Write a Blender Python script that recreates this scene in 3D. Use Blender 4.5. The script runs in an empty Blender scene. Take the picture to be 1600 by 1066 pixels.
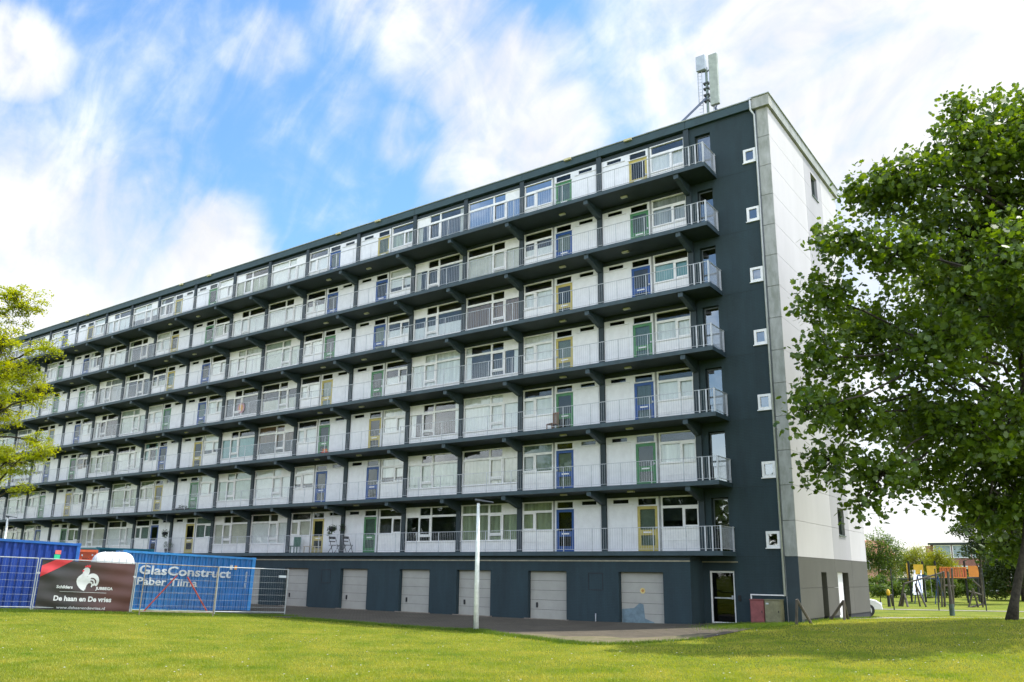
import bpy, bmesh, math, random
import numpy as np
from mathutils import Vector, Matrix
rnd = random.Random(7)
R = math.radians
sc = bpy.context.scene
COL = sc.collection

# ---------------------------------------------------------------- camera
CX, CY, CZ, YAW, PIT, ROL, FPX, PX, PY = 9.9339, -33.4785, 2.0167, .632, .2327, .014, 1287.16, -19.72, 57.24
_c, _s = math.cos(YAW), math.sin(YAW)
CF = Vector((-_s*math.cos(PIT), _c*math.cos(PIT), math.sin(PIT)))
_r = Vector((_c, _s, 0)); _u = _r.cross(CF)
CR = math.cos(ROL)*_r+math.sin(ROL)*_u; CU = -math.sin(ROL)*_r+math.cos(ROL)*_u
CC = Vector((CX, CY, CZ))
cam = bpy.data.cameras.new('camera'); cam_o = bpy.data.objects.new('camera', cam); COL.objects.link(cam_o)
cam_o.matrix_world = Matrix(((CR.x, CU.x, -CF.x, CX), (CR.y, CU.y, -CF.y, CY), (CR.z, CU.z, -CF.z, CZ), (0, 0, 0, 1)))
cam.sensor_width = 36; cam.lens = FPX*36/1600
cam.shift_x = -PX/1600; cam.shift_y = PY/1600
cam.clip_start = .1; cam.clip_end = 3000
sc.camera = cam_o
def ray(x, y): return CF+CR*((x-800-PX)/FPX)-CU*((y-533-PY)/FPX)
def dp(x, y, d): return CC+ray(x, y)*d        # the point a photograph pixel shows at a given depth

# ---------------------------------------------------------------- world, sun
SUN_EL, SUN_AZ = 60, 38                       # azimuth from +Y towards +X
w = bpy.data.worlds.new('World'); sc.world = w; w.use_nodes = True
nt = w.node_tree; nt.nodes.clear()
def N(t, tree=None, **k):
    n = (tree or nt).nodes.new(t)
    for a, b in k.items(): setattr(n, a, b)
    return n
def L(a, b, tree=None): (tree or nt).links.new(a, b)
out = N('ShaderNodeOutputWorld'); bg = N('ShaderNodeBackground'); bg.inputs[1].default_value = .115
sky = N('ShaderNodeTexSky', sky_type='NISHITA', sun_disc=False)
sky.sun_elevation = R(SUN_EL); sky.sun_rotation = R(SUN_AZ); sky.air_density = 1.25; sky.dust_density = .3; sky.ozone_density = 2.2
tc = N('ShaderNodeTexCoord')
def M(op, a, b=None, c=None):
    n = N('ShaderNodeMath', operation=op)
    for i, v in enumerate((a, b, c)):
        if v is None: continue
        if isinstance(v, (int, float)): n.inputs[i].default_value = v
        else: L(v, n.inputs[i])
    return n.outputs[0]
def smooth(v, lo, hi, a=0, b=1):
    n = N('ShaderNodeMapRange', interpolation_type='SMOOTHSTEP'); L(v, n.inputs[0])
    for i, q in enumerate((lo, hi, a, b)): n.inputs[i+1].default_value = q
    return n.outputs[0]
def noise(vec, scale, det=6, rough=.6, dist=0):
    n = N('ShaderNodeTexNoise'); L(vec, n.inputs['Vector']); n.inputs['Scale'].default_value = scale
    n.inputs['Detail'].default_value = det; n.inputs['Roughness'].default_value = rough; n.inputs['Distortion'].default_value = dist
    return n.outputs['Fac']
vdir = tc.outputs['Generated']
def stretch(rot, scl):
    mp = N('ShaderNodeMapping'); L(vdir, mp.inputs[0]); mp.inputs['Rotation'].default_value = rot; mp.inputs['Scale'].default_value = scl
    return mp.outputs[0]
warp = noise(vdir, 5, 4)
BL = [(1430, 60, 320, 1.0), (1250, 230, 170, .95), (1100, 40, 90, .45), (1010, 200, 80, .3), (1010, 330, 90, .5), (1560, 300, 300, .9), (1300, 420, 200, .8),
      (600, -30, 80, .6), (690, 50, 90, .8), (770, 130, 90, .9), (850, 100, 60, .5), (820, 230, 110, .9), (900, 260, 60, .5), (640, 210, 45, .45), (560, 170, 40, .25), (700, 260, 50, .5),
      (25, 85, 50, .95), (40, 210, 70, .35), (120, 310, 100, .6), (270, 270, 70, .2), (90, 430, 170, .9), (330, 390, 70, 1.0), (230, 370, 90, .7), (230, 270, 50, .5), (0, 540, 170, .85),
      (420, 70, 40, .34), (370, 85, 22, .3), (1450, 800, 260, .75), (-300, 480, 200, .7), (1900, 300, 500, .8), (270, 440, 90, .7)]
acc = None
for (bx, by, br, bs) in BL:
    d = ray(bx, by).normalized()
    dot = N('ShaderNodeVectorMath', operation='DOT_PRODUCT'); L(vdir, dot.inputs[0]); dot.inputs[1].default_value = d
    ang = br/FPX
    m = smooth(dot.outputs['Value'], math.cos(ang*1.6), math.cos(ang*.35), 0, bs)
    acc = m if acc is None else M('MAXIMUM', acc, m)
n1 = noise(vdir, 7, 8, .55, .5)
n2 = noise(stretch((0.5, 0.3, 0.9), (3, 14, 5)), 2.0, 7, .55, 1.0)       # streaky high cirrus
n3 = noise(vdir, 38, 5, .65, .2)
nz = M('ADD', M('MULTIPLY', n1, .55), M('ADD', M('MULTIPLY', n2, .35), M('MULTIPLY', n3, .12)))
dens = M('ADD', M('MULTIPLY', acc, .58), M('MULTIPLY', M('SUBTRACT', nz, .54), 1.65))
mask = smooth(dens, -.12, .62, .05, 1)
gen = smooth(n1, .38, .58, .45, .95)                                      # broken cloud over the rest of the sky
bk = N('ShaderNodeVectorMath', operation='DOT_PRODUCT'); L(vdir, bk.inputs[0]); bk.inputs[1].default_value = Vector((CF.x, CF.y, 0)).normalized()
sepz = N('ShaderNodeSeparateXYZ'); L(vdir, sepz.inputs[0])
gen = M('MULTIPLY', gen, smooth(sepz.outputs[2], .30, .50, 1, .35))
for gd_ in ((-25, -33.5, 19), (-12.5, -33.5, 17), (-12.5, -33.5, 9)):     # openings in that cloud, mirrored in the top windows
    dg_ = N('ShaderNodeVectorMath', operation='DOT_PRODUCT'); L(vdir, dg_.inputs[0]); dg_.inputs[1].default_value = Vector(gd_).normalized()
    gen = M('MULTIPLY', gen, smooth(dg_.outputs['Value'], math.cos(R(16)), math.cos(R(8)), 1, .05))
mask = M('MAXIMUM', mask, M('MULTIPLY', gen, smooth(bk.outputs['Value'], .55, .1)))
haze = smooth(M('ABSOLUTE', N('ShaderNodeSeparateXYZ').outputs[2]), 0, 1)
sep = N('ShaderNodeSeparateXYZ'); L(vdir, sep.inputs[0])
hz = smooth(sep.outputs[2], 0.0, .30, .6, 0.0)
mask = M('MAXIMUM', mask, hz)
hs = N('ShaderNodeHueSaturation'); L(sky.outputs[0], hs.inputs['Color']); hs.inputs['Saturation'].default_value = 1.25; hs.inputs['Value'].default_value = .84
# unseen clouds behind the camera are boosted to light the shaded facade
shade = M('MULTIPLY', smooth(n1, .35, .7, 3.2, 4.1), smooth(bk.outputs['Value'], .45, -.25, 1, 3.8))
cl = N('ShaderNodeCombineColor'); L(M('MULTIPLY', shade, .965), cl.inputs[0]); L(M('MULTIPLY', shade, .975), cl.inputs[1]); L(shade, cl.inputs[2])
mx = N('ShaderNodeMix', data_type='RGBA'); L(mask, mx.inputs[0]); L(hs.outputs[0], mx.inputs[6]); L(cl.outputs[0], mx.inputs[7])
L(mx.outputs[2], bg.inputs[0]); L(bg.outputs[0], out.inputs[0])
sun = bpy.data.lights.new('sun', 'SUN'); sun.energy = 2.3; sun.angle = R(.53); sun.color = (1, .95, .86)
sun_o = bpy.data.objects.new('sun', sun); COL.objects.link(sun_o)
sd = Vector((math.sin(R(SUN_AZ))*math.cos(R(SUN_EL)), math.cos(R(SUN_AZ))*math.cos(R(SUN_EL)), math.sin(R(SUN_EL))))
sun_o.rotation_euler = sd.to_track_quat('Z', 'Y').to_euler()
sc.view_settings.view_transform = 'Standard'; sc.view_settings.look = 'None'; sc.view_settings.gamma = 1; sc.view_settings.exposure = 1.4
sc.view_settings.use_curve_mapping = False
try:
    sc.cycles.max_bounces = 8; sc.cycles.transparent_max_bounces = 16; sc.cycles.caustics_reflective = False; sc.cycles.caustics_refractive = False
except Exception: pass

# ---------------------------------------------------------------- materials
MATS = {}
def mat(name, col, rough=.6, var=.12, scale=3., metal=0, bump=0, bscale=40, spec=.5, col2=None, var2scale=None, coat=0, translucent=0, streak=0):
    if name in MATS: return MATS[name]
    m = bpy.data.materials.new(name); m.use_nodes = True; t = m.node_tree; b = t.nodes['Principled BSDF']
    b.inputs['Roughness'].default_value = rough; b.inputs['Metallic'].default_value = metal; b.inputs['Specular IOR Level'].default_value = spec
    b.inputs['Coat Weight'].default_value = coat
    tcn = N('ShaderNodeTexCoord', t); mp = N('ShaderNodeMapping', t); L(tcn.outputs['Object'], mp.inputs[0], t)
    if streak: mp.inputs['Scale'].default_value = (1, 1, streak)
    n = N('ShaderNodeTexNoise', t); L(mp.outputs[0], n.inputs['Vector'], t); n.inputs['Scale'].default_value = scale; n.inputs['Detail'].default_value = 8; n.inputs['Roughness'].default_value = .65
    ra = N('ShaderNodeValToRGB', t); L(n.outputs['Fac'], ra.inputs[0], t)
    c2 = col2 or tuple(max(0, c*(1-var*2)) for c in col)
    c1 = col if col2 else tuple(min(1, c*(1+var)) for c in col)
    ra.color_ramp.elements[0].position = .32; ra.color_ramp.elements[0].color = (*c2, 1)
    ra.color_ramp.elements[1].position = .68; ra.color_ramp.elements[1].color = (*c1, 1)
    L(ra.outputs[0], b.inputs['Base Color'], t)
    if bump:
        n2 = N('ShaderNodeTexNoise', t); L(tcn.outputs['Object'], n2.inputs['Vector'], t); n2.inputs['Scale'].default_value = bscale; n2.inputs['Detail'].default_value = 4
        bp = N('ShaderNodeBump', t); bp.inputs['Strength'].default_value = bump; bp.inputs['Distance'].default_value = .02
        L(n2.outputs['Fac'], bp.inputs['Height'], t); L(bp.outputs[0], b.inputs['Normal'], t)
    if translucent:
        tr = N('ShaderNodeBsdfTranslucent', t); hs_ = N('ShaderNodeHueSaturation', t); L(ra.outputs[0], hs_.inputs['Color'], t)
        hs_.inputs['Value'].default_value = 2.0; hs_.inputs['Hue'].default_value = .485; hs_.inputs['Saturation'].default_value = 1.1
        L(hs_.outputs[0], tr.inputs[0], t); mi = N('ShaderNodeMixShader', t); mi.inputs[0].default_value = translucent
        L(b.outputs[0], mi.inputs[1], t); L(tr.outputs[0], mi.inputs[2], t); L(mi.outputs[0], t.nodes['Material Output'].inputs[0], t)
    MATS[name] = m; return m
def glass(name, refl=.085, tint=(.93, .945, .94)):
    m = bpy.data.materials.new(name); m.use_nodes = True; t = m.node_tree; t.nodes.remove(t.nodes['Principled BSDF'])
    tr = N('ShaderNodeBsdfTransparent', t); tr.inputs[0].default_value = (*tint, 1)
    gl = N('ShaderNodeBsdfGlossy', t); gl.inputs['Roughness'].default_value = .02; gl.inputs['Color'].default_value = (.88, .91, .92, 1)
    tcn = N('ShaderNodeTexCoord', t); n = N('ShaderNodeTexNoise', t); L(tcn.outputs['Object'], n.inputs['Vector'], t); n.inputs['Scale'].default_value = .9
    bp = N('ShaderNodeBump', t); bp.inputs['Strength'].default_value = .10; bp.inputs['Distance'].default_value = .03; L(n.outputs['Fac'], bp.inputs['Height'], t); L(bp.outputs[0], gl.inputs['Normal'], t)
    lw = N('ShaderNodeLayerWeight', t); lw.inputs[0].default_value = .5; fr = N('ShaderNodeMath', t, operation='POWER'); L(lw.outputs['Facing'], fr.inputs[0], t); fr.inputs[1].default_value = 4.5
    mp = N('ShaderNodeMath', t, operation='MULTIPLY_ADD'); L(fr.outputs[0], mp.inputs[0], t); mp.inputs[1].default_value = .55; mp.inputs[2].default_value = refl*.55; mp.use_clamp = True
    mi = N('ShaderNodeMixShader', t); L(mp.outputs[0], mi.inputs[0], t); L(tr.outputs[0], mi.inputs[1], t); L(gl.outputs[0], mi.inputs[2], t)
    L(mi.outputs[0], t.nodes['Material Output'].inputs[0], t); return m
def brick_mat(name, col, mortar, scale=1, bump=.3, bw=.22, bh=.065, ms=.012, axis='XZ', var=.1):
    m = bpy.data.materials.new(name); m.use_nodes = True; t = m.node_tree; b = t.nodes['Principled BSDF']; b.inputs['Roughness'].default_value = .8
    tcn = N('ShaderNodeTexCoord', t); sp = N('ShaderNodeSeparateXYZ', t); L(tcn.outputs['Object'], sp.inputs[0], t); cb = N('ShaderNodeCombineXYZ', t)
    if axis == 'XY': L(sp.outputs[0], cb.inputs[0], t); L(sp.outputs[1], cb.inputs[1], t)
    else:
        ad = N('ShaderNodeMath', t, operation='ADD'); L(sp.outputs[0], ad.inputs[0], t); L(sp.outputs[1], ad.inputs[1], t); L(ad.outputs[0], cb.inputs[0], t); L(sp.outputs[2], cb.inputs[1], t)
    br = N('ShaderNodeTexBrick', t); L(cb.outputs[0], br.inputs['Vector'], t); br.inputs['Scale'].default_value = scale
    br.inputs['Brick Width'].default_value = bw; br.inputs['Row Height'].default_value = bh; br.inputs['Mortar Size'].default_value = ms
    br.inputs['Color1'].default_value = (*[c*(1+var) for c in col], 1); br.inputs['Color2'].default_value = (*[c*(1-var) for c in col], 1); br.inputs['Mortar'].default_value = (*mortar, 1)
    n = N('ShaderNodeTexNoise', t); L(tcn.outputs['Object'], n.inputs['Vector'], t); n.inputs['Scale'].default_value = .7; n.inputs['Detail'].default_value = 8; n.inputs['Roughness'].default_value = .7
    mr = N('ShaderNodeMapRange', t); L(n.outputs['Fac'], mr.inputs[0], t); mr.inputs[1].default_value = .3; mr.inputs[2].default_value = .7; mr.inputs[3].default_value = .72; mr.inputs[4].default_value = 1.25
    if axis == 'XZ':
        mq = N('ShaderNodeMapping', t); L(tcn.outputs['Object'], mq.inputs[0], t); mq.inputs['Scale'].default_value = (1.6, 1.6, .35); L(mq.outputs[0], n.inputs['Vector'], t)
    hs_ = N('ShaderNodeHueSaturation', t); L(br.outputs[0], hs_.inputs['Color'], t); L(mr.outputs[0], hs_.inputs['Value'], t); L(hs_.outputs[0], b.inputs['Base Color'], t)
    bp = N('ShaderNodeBump', t); bp.inputs['Strength'].default_value = bump; bp.inputs['Distance'].default_value = .01; bp.invert = True
    L(br.outputs['Fac'], bp.inputs['Height'], t); L(bp.outputs[0], b.inputs['Normal'], t); return m
DK = (.017, .037, .046)
m_dark = brick_mat('dark_painted_wall', DK, tuple(c*.86 for c in DK), bump=.18, var=.04)
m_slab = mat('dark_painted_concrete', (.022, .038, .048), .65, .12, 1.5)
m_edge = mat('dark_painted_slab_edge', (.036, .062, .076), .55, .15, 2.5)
m_fasc = mat('fascia_paint', (.028, .060, .070), .6, .1, 2)
m_white = mat('white_paint', (.76, .77, .80), .45, .05, 2)
m_frame = mat('white_frame_paint', (.80, .80, .80), .4, .06, 3)
m_gw = mat('white_gable_panel', (.50, .49, .505), .7, .035, .6, streak=.3)
m_gs = mat('pale_grey_gable_strip', (.37, .365, .39), .7, .04, .6, streak=.3)
m_gb = mat('mid_grey_gable_base', (.082, .082, .070), .75, .06, .8)
m_conc = mat('weathered_concrete', (.42, .425, .42), .85, .3, 2.6, bump=.4, bscale=25, col2=(.215, .232, .20), streak=.35)
m_cop = mat('coping_metal', (.34, .37, .34), .5, .15, 3)
m_galv = mat('galvanised_steel', (.5, .52, .55), .42, .12, 6, metal=.3)
m_rail = mat('pale_railing_paint', (.50, .52, .56), .5, .1, 6)
m_black = mat('black_opening', (.008, .009, .011), .6, .1, 2)
m_int = mat('dark_room', (.06, .06, .055), .9, .3, 1.3)
m_glass = glass('window_glass'); m_glass_dk = glass('dark_window_glass', .08, (.62, .68, .66)); m_glass_blue = glass('blue_sky_glass', .75, (.35, .42, .5)); m_glass_st = glass('stair_glass', .45, (.25, .3, .34)); m_glass_up = glass('sky_reflecting_glass', .15)
m_gar = mat('garage_door_grey', (.36, .355, .32), .5, .06, 1.2)
m_blue = mat('blue_door_paint', (.006, .065, .26), .4, .1, 3)
m_green = mat('green_door_paint', (.05, .20, .075), .4, .1, 3)
m_yel = mat('ochre_door_paint', (.46, .38, .10), .45, .1, 3)
m_trim = mat('yellowish_trim', (.34, .32, .24), .7, .15, 4)
CURT = [mat('white_net_curtain', (.82, .84, .82), .9, .12, 7, streak=.05), mat('cream_blind', (.62, .61, .52), .9, .08, 2), mat('pale_green_blind', (.48, .56, .50), .9, .1, 2),
        mat('grey_curtain', (.36, .39, .40), .9, .2, 7, streak=.05), mat('teal_blind', (.18, .36, .36), .9, .1, 2), mat('dark_curtain', (.06, .065, .07), .9, .2, 5, streak=.05),
        mat('brown_curtain', (.2, .12, .06), .9, .2, 5, streak=.05), mat('white_blind', (.85, .86, .86), .8, .04, 2), mat('grey_green_curtain', (.30, .36, .24), .9, .25, 7, streak=.05)]
m_bark = mat('bark', (.05, .042, .032), .9, .35, 8, bump=.8, bscale=18)
m_wood = mat('weathered_timber', (.11, .095, .078), .85, .3, 6, bump=.4, streak=.2)

# ---------------------------------------------------------------- mesh helpers
class MB:
    def __init__(s): s.v = []; s.f = []; s.m = []
    def add(s, vs, fs, mi=0):
        b = len(s.v); s.v += [tuple(v) for v in vs]; s.f += [tuple(i+b for i in f) for f in fs]; s.m += [mi]*len(fs); return s
    def box(s, x0, y0, z0, x1, y1, z1, mi=0):
        return s.add([(x0, y0, z0), (x1, y0, z0), (x1, y1, z0), (x0, y1, z0), (x0, y0, z1), (x1, y0, z1), (x1, y1, z1), (x0, y1, z1)],
                     [(0, 3, 2, 1), (4, 5, 6, 7), (0, 1, 5, 4), (1, 2, 6, 5), (2, 3, 7, 6), (3, 0, 4, 7)], mi)
    def tube(s, pts, r, n=8, mi=0, caps=True):
        pts = [Vector(p) for p in pts]; rs = r if isinstance(r, (list, tuple)) else [r]*len(pts); b = len(s.v)
        up = Vector((0, 0, 1)); prev = None
        for i, p in enumerate(pts):
            t = (pts[min(i+1, len(pts)-1)]-pts[max(i-1, 0)]).normalized()
            if prev is None: a = t.cross(up if abs(t.z) < .9 else Vector((1, 0, 0))).normalized()
            else: a = (prev-t*prev.dot(t)).normalized()
            prev = a; c = t.cross(a)
            for k in range(n):
                q = 2*math.pi*(k+.5)/n; s.v.append(tuple(p+(a*math.cos(q)+c*math.sin(q))*rs[i]))
        for i in range(len(pts)-1):
            for k in range(n): s.f.append((b+i*n+k, b+i*n+(k+1) % n, b+(i+1)*n+(k+1) % n, b+(i+1)*n+k)); s.m.append(mi)
        if caps: s.f.append(tuple(b+k for k in range(n))[::-1]); s.f.append(tuple(b+(len(pts)-1)*n+k for k in range(n))); s.m += [mi, mi]
        return s
    def bar(s, p, q, w, h=None, mi=0):
        """rectangular bar from p to q"""
        p, q = Vector(p), Vector(q); h = h or w; t = (q-p).normalized(); a = t.cross(Vector((0, 0, 1)) if abs(t.z) < .9 else Vector((1, 0, 0))).normalized(); c = t.cross(a)
        vs = [o+a*sx*w/2+c*sy*h/2 for o in (p, q) for sx, sy in ((-1, -1), (1, -1), (1, 1), (-1, 1))]
        return s.add(vs, [(0, 3, 2, 1), (4, 5, 6, 7), (0, 1, 5, 4), (1, 2, 6, 5), (2, 3, 7, 6), (3, 0, 4, 7)], mi)
    def prism(s, poly, y0, y1, mi=0):
        """polygon in XZ extruded along Y"""
        n = len(poly); return s.add([(x, y0, z) for x, z in poly]+[(x, y1, z) for x, z in poly],
            [tuple(range(n)), tuple(range(2*n-1, n-1, -1))]+[(i, i+n, (i+1) % n+n, (i+1) % n) for i in range(n)], mi)
    def ball(s, c, r, n=10, mi=0, sc_=(1, 1, 1), jit=0):
        b = len(s.v); m = n//2+1
        for i in range(m+1):
            th = math.pi*i/m
            for k in range(n):
                ph = 2*math.pi*k/n; j = 1+jit*(rnd.random()-.5)
                s.v.append((c[0]+r*sc_[0]*j*math.sin(th)*math.cos(ph), c[1]+r*sc_[1]*j*math.sin(th)*math.sin(ph), c[2]+r*sc_[2]*j*math.cos(th)))
        for i in range(m):
            for k in range(n): s.f.append((b+i*n+k, b+(i+1)*n+k, b+(i+1)*n+(k+1) % n, b+i*n+(k+1) % n)); s.m.append(mi)
        return s
    def mesh(s, name, mats):
        me = bpy.data.meshes.new(name); me.from_pydata(s.v, [], s.f)
        for m_ in (mats if isinstance(mats, (list, tuple)) else [mats]): me.materials.append(m_)
        if isinstance(mats, (list, tuple)) and len(mats) > 1: me.polygons.foreach_set('material_index', s.m)
        bm = bmesh.new(); bm.from_mesh(me); bmesh.ops.recalc_face_normals(bm, faces=bm.faces); bm.to_mesh(me); bm.free()
        return me
    def build(s, name, mats, parent=None, loc=None, bevel=0, smooth_=False):
        o = link(name, s.mesh(name, mats), parent, loc)
        if smooth_:
            for p in o.data.polygons: p.use_smooth = True
        if bevel:
            b = o.modifiers.new('bevel', 'BEVEL'); b.width = bevel; b.segments = 2; b.limit_method = 'ANGLE'
        return o
def link(name, me, parent=None, loc=None):
    o = bpy.data.objects.new(name, me); COL.objects.link(o)
    if parent: o.parent = parent
    if loc is not None: o.location = loc
    return o
def tag(o, label=None, cat=None, group=None, kind=None):
    for k, v in (('label', label), ('category', cat), ('group', group), ('kind', kind)):
        if v: o[k] = v
    return o
def empty(name, loc, rz=0, label=None, cat=None, group=None):
    o = bpy.data.objects.new(name, None); COL.objects.link(o); o.location = loc; o.rotation_euler = (0, 0, rz); o.empty_display_size = .3
    return tag(o, label, cat, group)
def copy_tree(o, parent=None):
    c = o.copy(); COL.objects.link(c)
    if parent: c.parent = parent
    for ch in list(o.children): copy_tree(ch, c)
    return c
def text_mesh(txt, size, bold=0, ext=.004, font_shear=0, sx=1):
    cu = bpy.data.curves.new('lettering', 'FONT'); cu.body = txt; cu.size = size; cu.offset = bold; cu.extrude = ext; cu.shear = font_shear; cu.resolution_u = 3
    cu.align_x = 'LEFT'
    o = bpy.data.objects.new('tmp_text', cu); COL.objects.link(o); dg = bpy.context.evaluated_depsgraph_get(); dg.update()
    me = bpy.data.meshes.new_from_object(o.evaluated_get(dg)); bpy.data.objects.remove(o)
    # letters stand upright in local XZ, reading along +X, facing -Y
    me.transform(Matrix.Rotation(R(90), 4, 'X')); me.transform(Matrix.Diagonal((sx, 1, 1, 1))); return me

# ---------------------------------------------------------------- ground
def sst(a, b, x):
    t = max(0, min(1, (x-a)/(b-a))); return t*t*(3-2*t)
def hgt(x, y):
    h = .66*math.exp(-((x-8)**2/84.5+(y-1)**2/98))
    h += .42*math.exp(-((x+26)**2/72+(y+21)**2/98))
    return h+.2*sst(9, 20, y)*(1-math.exp(-((x-8)**2/400+(y-1)**2/400)))
def axis_pts(c0, c1, step, far):
    a = list(np.arange(c0, c1+.01, step)); s = step; x = c0
    while x > -far: s *= 1.45; x -= s; a.insert(0, x)
    s = step; x = c1
    while x < far: s *= 1.45; x += s; a.append(x)
    return a
gx = axis_pts(-50, 30, .5, 1500); gy = axis_pts(-36, 50, .5, 1500)
gm = MB(); gm.v = [(x, y, hgt(x, y)) for y in gy for x in gx]; nx = len(gx)
gm.f = [(j*nx+i, j*nx+i+1, (j+1)*nx+i+1, (j+1)*nx+i) for j in range(len(gy)-1) for i in range(nx-1)]; gm.m = [0]*len(gm.f)
def lawn_mat():
    m = bpy.data.materials.new('mown_grass'); m.use_nodes = True; t = m.node_tree; b = t.nodes['Principled BSDF']; b.inputs['Roughness'].default_value = .85; b.inputs['Specular IOR Level'].default_value = .15
    tcn = N('ShaderNodeTexCoord', t)
    def nz(s, d=6, r=.6, sc_=(1, 1, 1)):
        mp = N('ShaderNodeMapping', t); L(tcn.outputs['Object'], mp.inputs[0], t); mp.inputs['Scale'].default_value = sc_
        n = N('ShaderNodeTexNoise', t); L(mp.outputs[0], n.inputs['Vector'], t); n.inputs['Scale'].default_value = s; n.inputs['Detail'].default_value = d; n.inputs['Roughness'].default_value = r; return n.outputs['Fac']
    ra = N('ShaderNodeValToRGB', t); L(nz(.45, 10, .72), ra.inputs[0], t); cr = ra.color_ramp
    cr.elements[0].position = .30; cr.elements[0].color = (.085, .14, .008, 1); cr.elements[1].position = .72; cr.elements[1].color = (.28, .28, .036, 1)
    e = cr.elements.new(.5); e.color = (.17, .21, .015, 1)
    rb = N('ShaderNodeValToRGB', t); L(nz(7, 6, .8), rb.inputs[0], t); rb.color_ramp.elements[0].position = .3; rb.color_ramp.elements[0].color = (.5, .5, .45, 1); rb.color_ramp.elements[1].position = .7; rb.color_ramp.elements[1].color = (1.35, 1.3, 1.3, 1)
    mu = N('ShaderNodeMix', t, data_type='RGBA', blend_type='MULTIPLY'); mu.inputs[0].default_value = .85; L(ra.outputs[0], mu.inputs[6], t); L(rb.outputs[0], mu.inputs[7], t)
    L(mu.outputs[2], b.inputs['Base Color'], t)
    bp = N('ShaderNodeBump', t); bp.inputs['Strength'].default_value = .9; bp.inputs['Distance'].default_value = .05; L(nz(14, 6, .8), bp.inputs['Height'], t); L(bp.outputs[0], b.inputs['Normal'], t)
    return m
lawn = gm.build('grass_ground', lawn_mat()); tag(lawn, kind='structure')
for p in lawn.data.polygons: p.use_smooth = True
def edge_y(x):
    if x < -8.5: return -9.6+.12*math.sin(x*.7)
    if x < -3: return -9.6-(x+8.5)/5.5*2.2
    return -11.8+((x+3)/2.4)**2*3.6
def sheet(name, m, xs, ylo, yhi, dz, ny):
    s = MB(); k = len(xs)
    for j in range(ny+1):
        for x in xs:
            y = ylo(x)+(yhi(x)-ylo(x))*j/ny; s.v.append((x, y, hgt(x, y)+dz))
    s.f = [(j*k+i, j*k+i+1, (j+1)*k+i+1, (j+1)*k+i) for j in range(ny) for i in range(k-1)]; s.m = [0]*len(s.f)
    return tag(s.build(name, m), kind='structure')
m_pave = brick_mat('concrete_pavers', (.098, .078, .052), (.045, .038, .02), bw=.21, bh=.105, ms=.012, axis='XY', bump=.4, var=.18)
sheet('paved_apron', m_pave, list(np.arange(-92, -.55, .5))+[-.6], edge_y, lambda x: -1.2 if x < -3.9 else .05, .02, 24)
m_sand = mat('sandy_weedy_paving', (.20, .15, .095), .9, .3, 2.5, bump=.5, col2=(.09, .10, .03))
sheet('sandy_verge', m_sand, list(np.arange(-6.5, -.55, .4)), lambda x: edge_y(x)+.02, lambda x: edge_y(x)+1.0+sst(-6.5, -2, x)*1.9+.3*math.sin(x*3), .027, 14)
m_grav = mat('pale_gravel', (.34, .31, .26), .9, .25, 5, bump=.5, col2=(.17, .17, .08))
sheet('gravel_path', m_grav, list(np.arange(.02, 9, .5)), lambda x: 3.5+x*.8, lambda x: 12.5+x*.9, .02, 12)
sheet('far_path', m_grav, list(np.arange(-12, 40, 1.0)), lambda x: 23.2+x*.55, lambda x: 24.6+x*.55, .02, 2)

# ---------------------------------------------------------------- apartment building
H = 2.8; NB = 18
WA, WB = 4.677, 3.818
piers = [-3.845]
for k in range(NB): piers.append(piers[-1]-(WA if k % 4 in (0, 1) else WB))
XL = piers[-1]-.2; DEP = 11.25; ZF, ZR = 22.47, 22.87
B = empty('apartment_building', (0, 0, 0), 0, 'long eight storey dark grey and white gallery apartment block', 'building')
# core and walls
MB().box(XL, .5, -.5, -.32, DEP-.02, ZF+.2).build('inner_wall', m_int, B)
mw = MB()                                       # dark stair wall in the front, with holes for windows and doors
SW0, SW1 = -1.196, -.646
mw.box(-2.7, 0, 2.62, SW0, .3, ZF); mw.box(SW1, 0, -.4, -.5, .3, ZF); mw.box(-2.6, 0, -.4, SW0, .3, 2.62)
zs = [-.4]
for n in range(1, 8): zs += [H*n+.337, H*n+.987]
zs.append(ZF)
for i in range(0, len(zs), 2): mw.box(SW0, 0, zs[i], SW1, .3, zs[i+1])
for n in range(1, 8): mw.box(-3.45, 0, H*n+2.42 if n < 7 else H*7+2.42, -2.7, .3, min(H*(n+1)+.17, ZF))
mw.box(-3.45, 0, 2.22, -2.7, .3, H+.17); mw.box(-3.98, 0, 2.22, -3.45, .3, 2.8); mw.box(-3.98, 0, -.4, -3.65, .3, 2.22); mw.box(-2.7, 0, 2.22, -2.6, .3, 2.62)
mw.box(-3.98, 0, 2.8, -3.45, .3, ZF)
mw.build('stair_wall', m_dark, B)
for n in range(1, 9):
    z = H*n-.02
    if z < ZF: MB().box(-2.44, -.004, z, -.64, .001, z+.018).build('joint_line', mat('joint_dark', (.016, .028, .032), .8), B)  # thin dark strip laid along each floor joint
# lintel and back strips of the bays
li = MB()
for n in range(1, 8): li.box(XL, .04, H*n+2.57, -3.98, .4, min(H*(n+1), ZF)+.0)
li.build('lintel', m_slab, B)
for k, x in enumerate(piers):
    MB().box(x-.13, -.1, 2.6, x+.13, .45, ZF).build('pier', m_slab, B)
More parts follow.
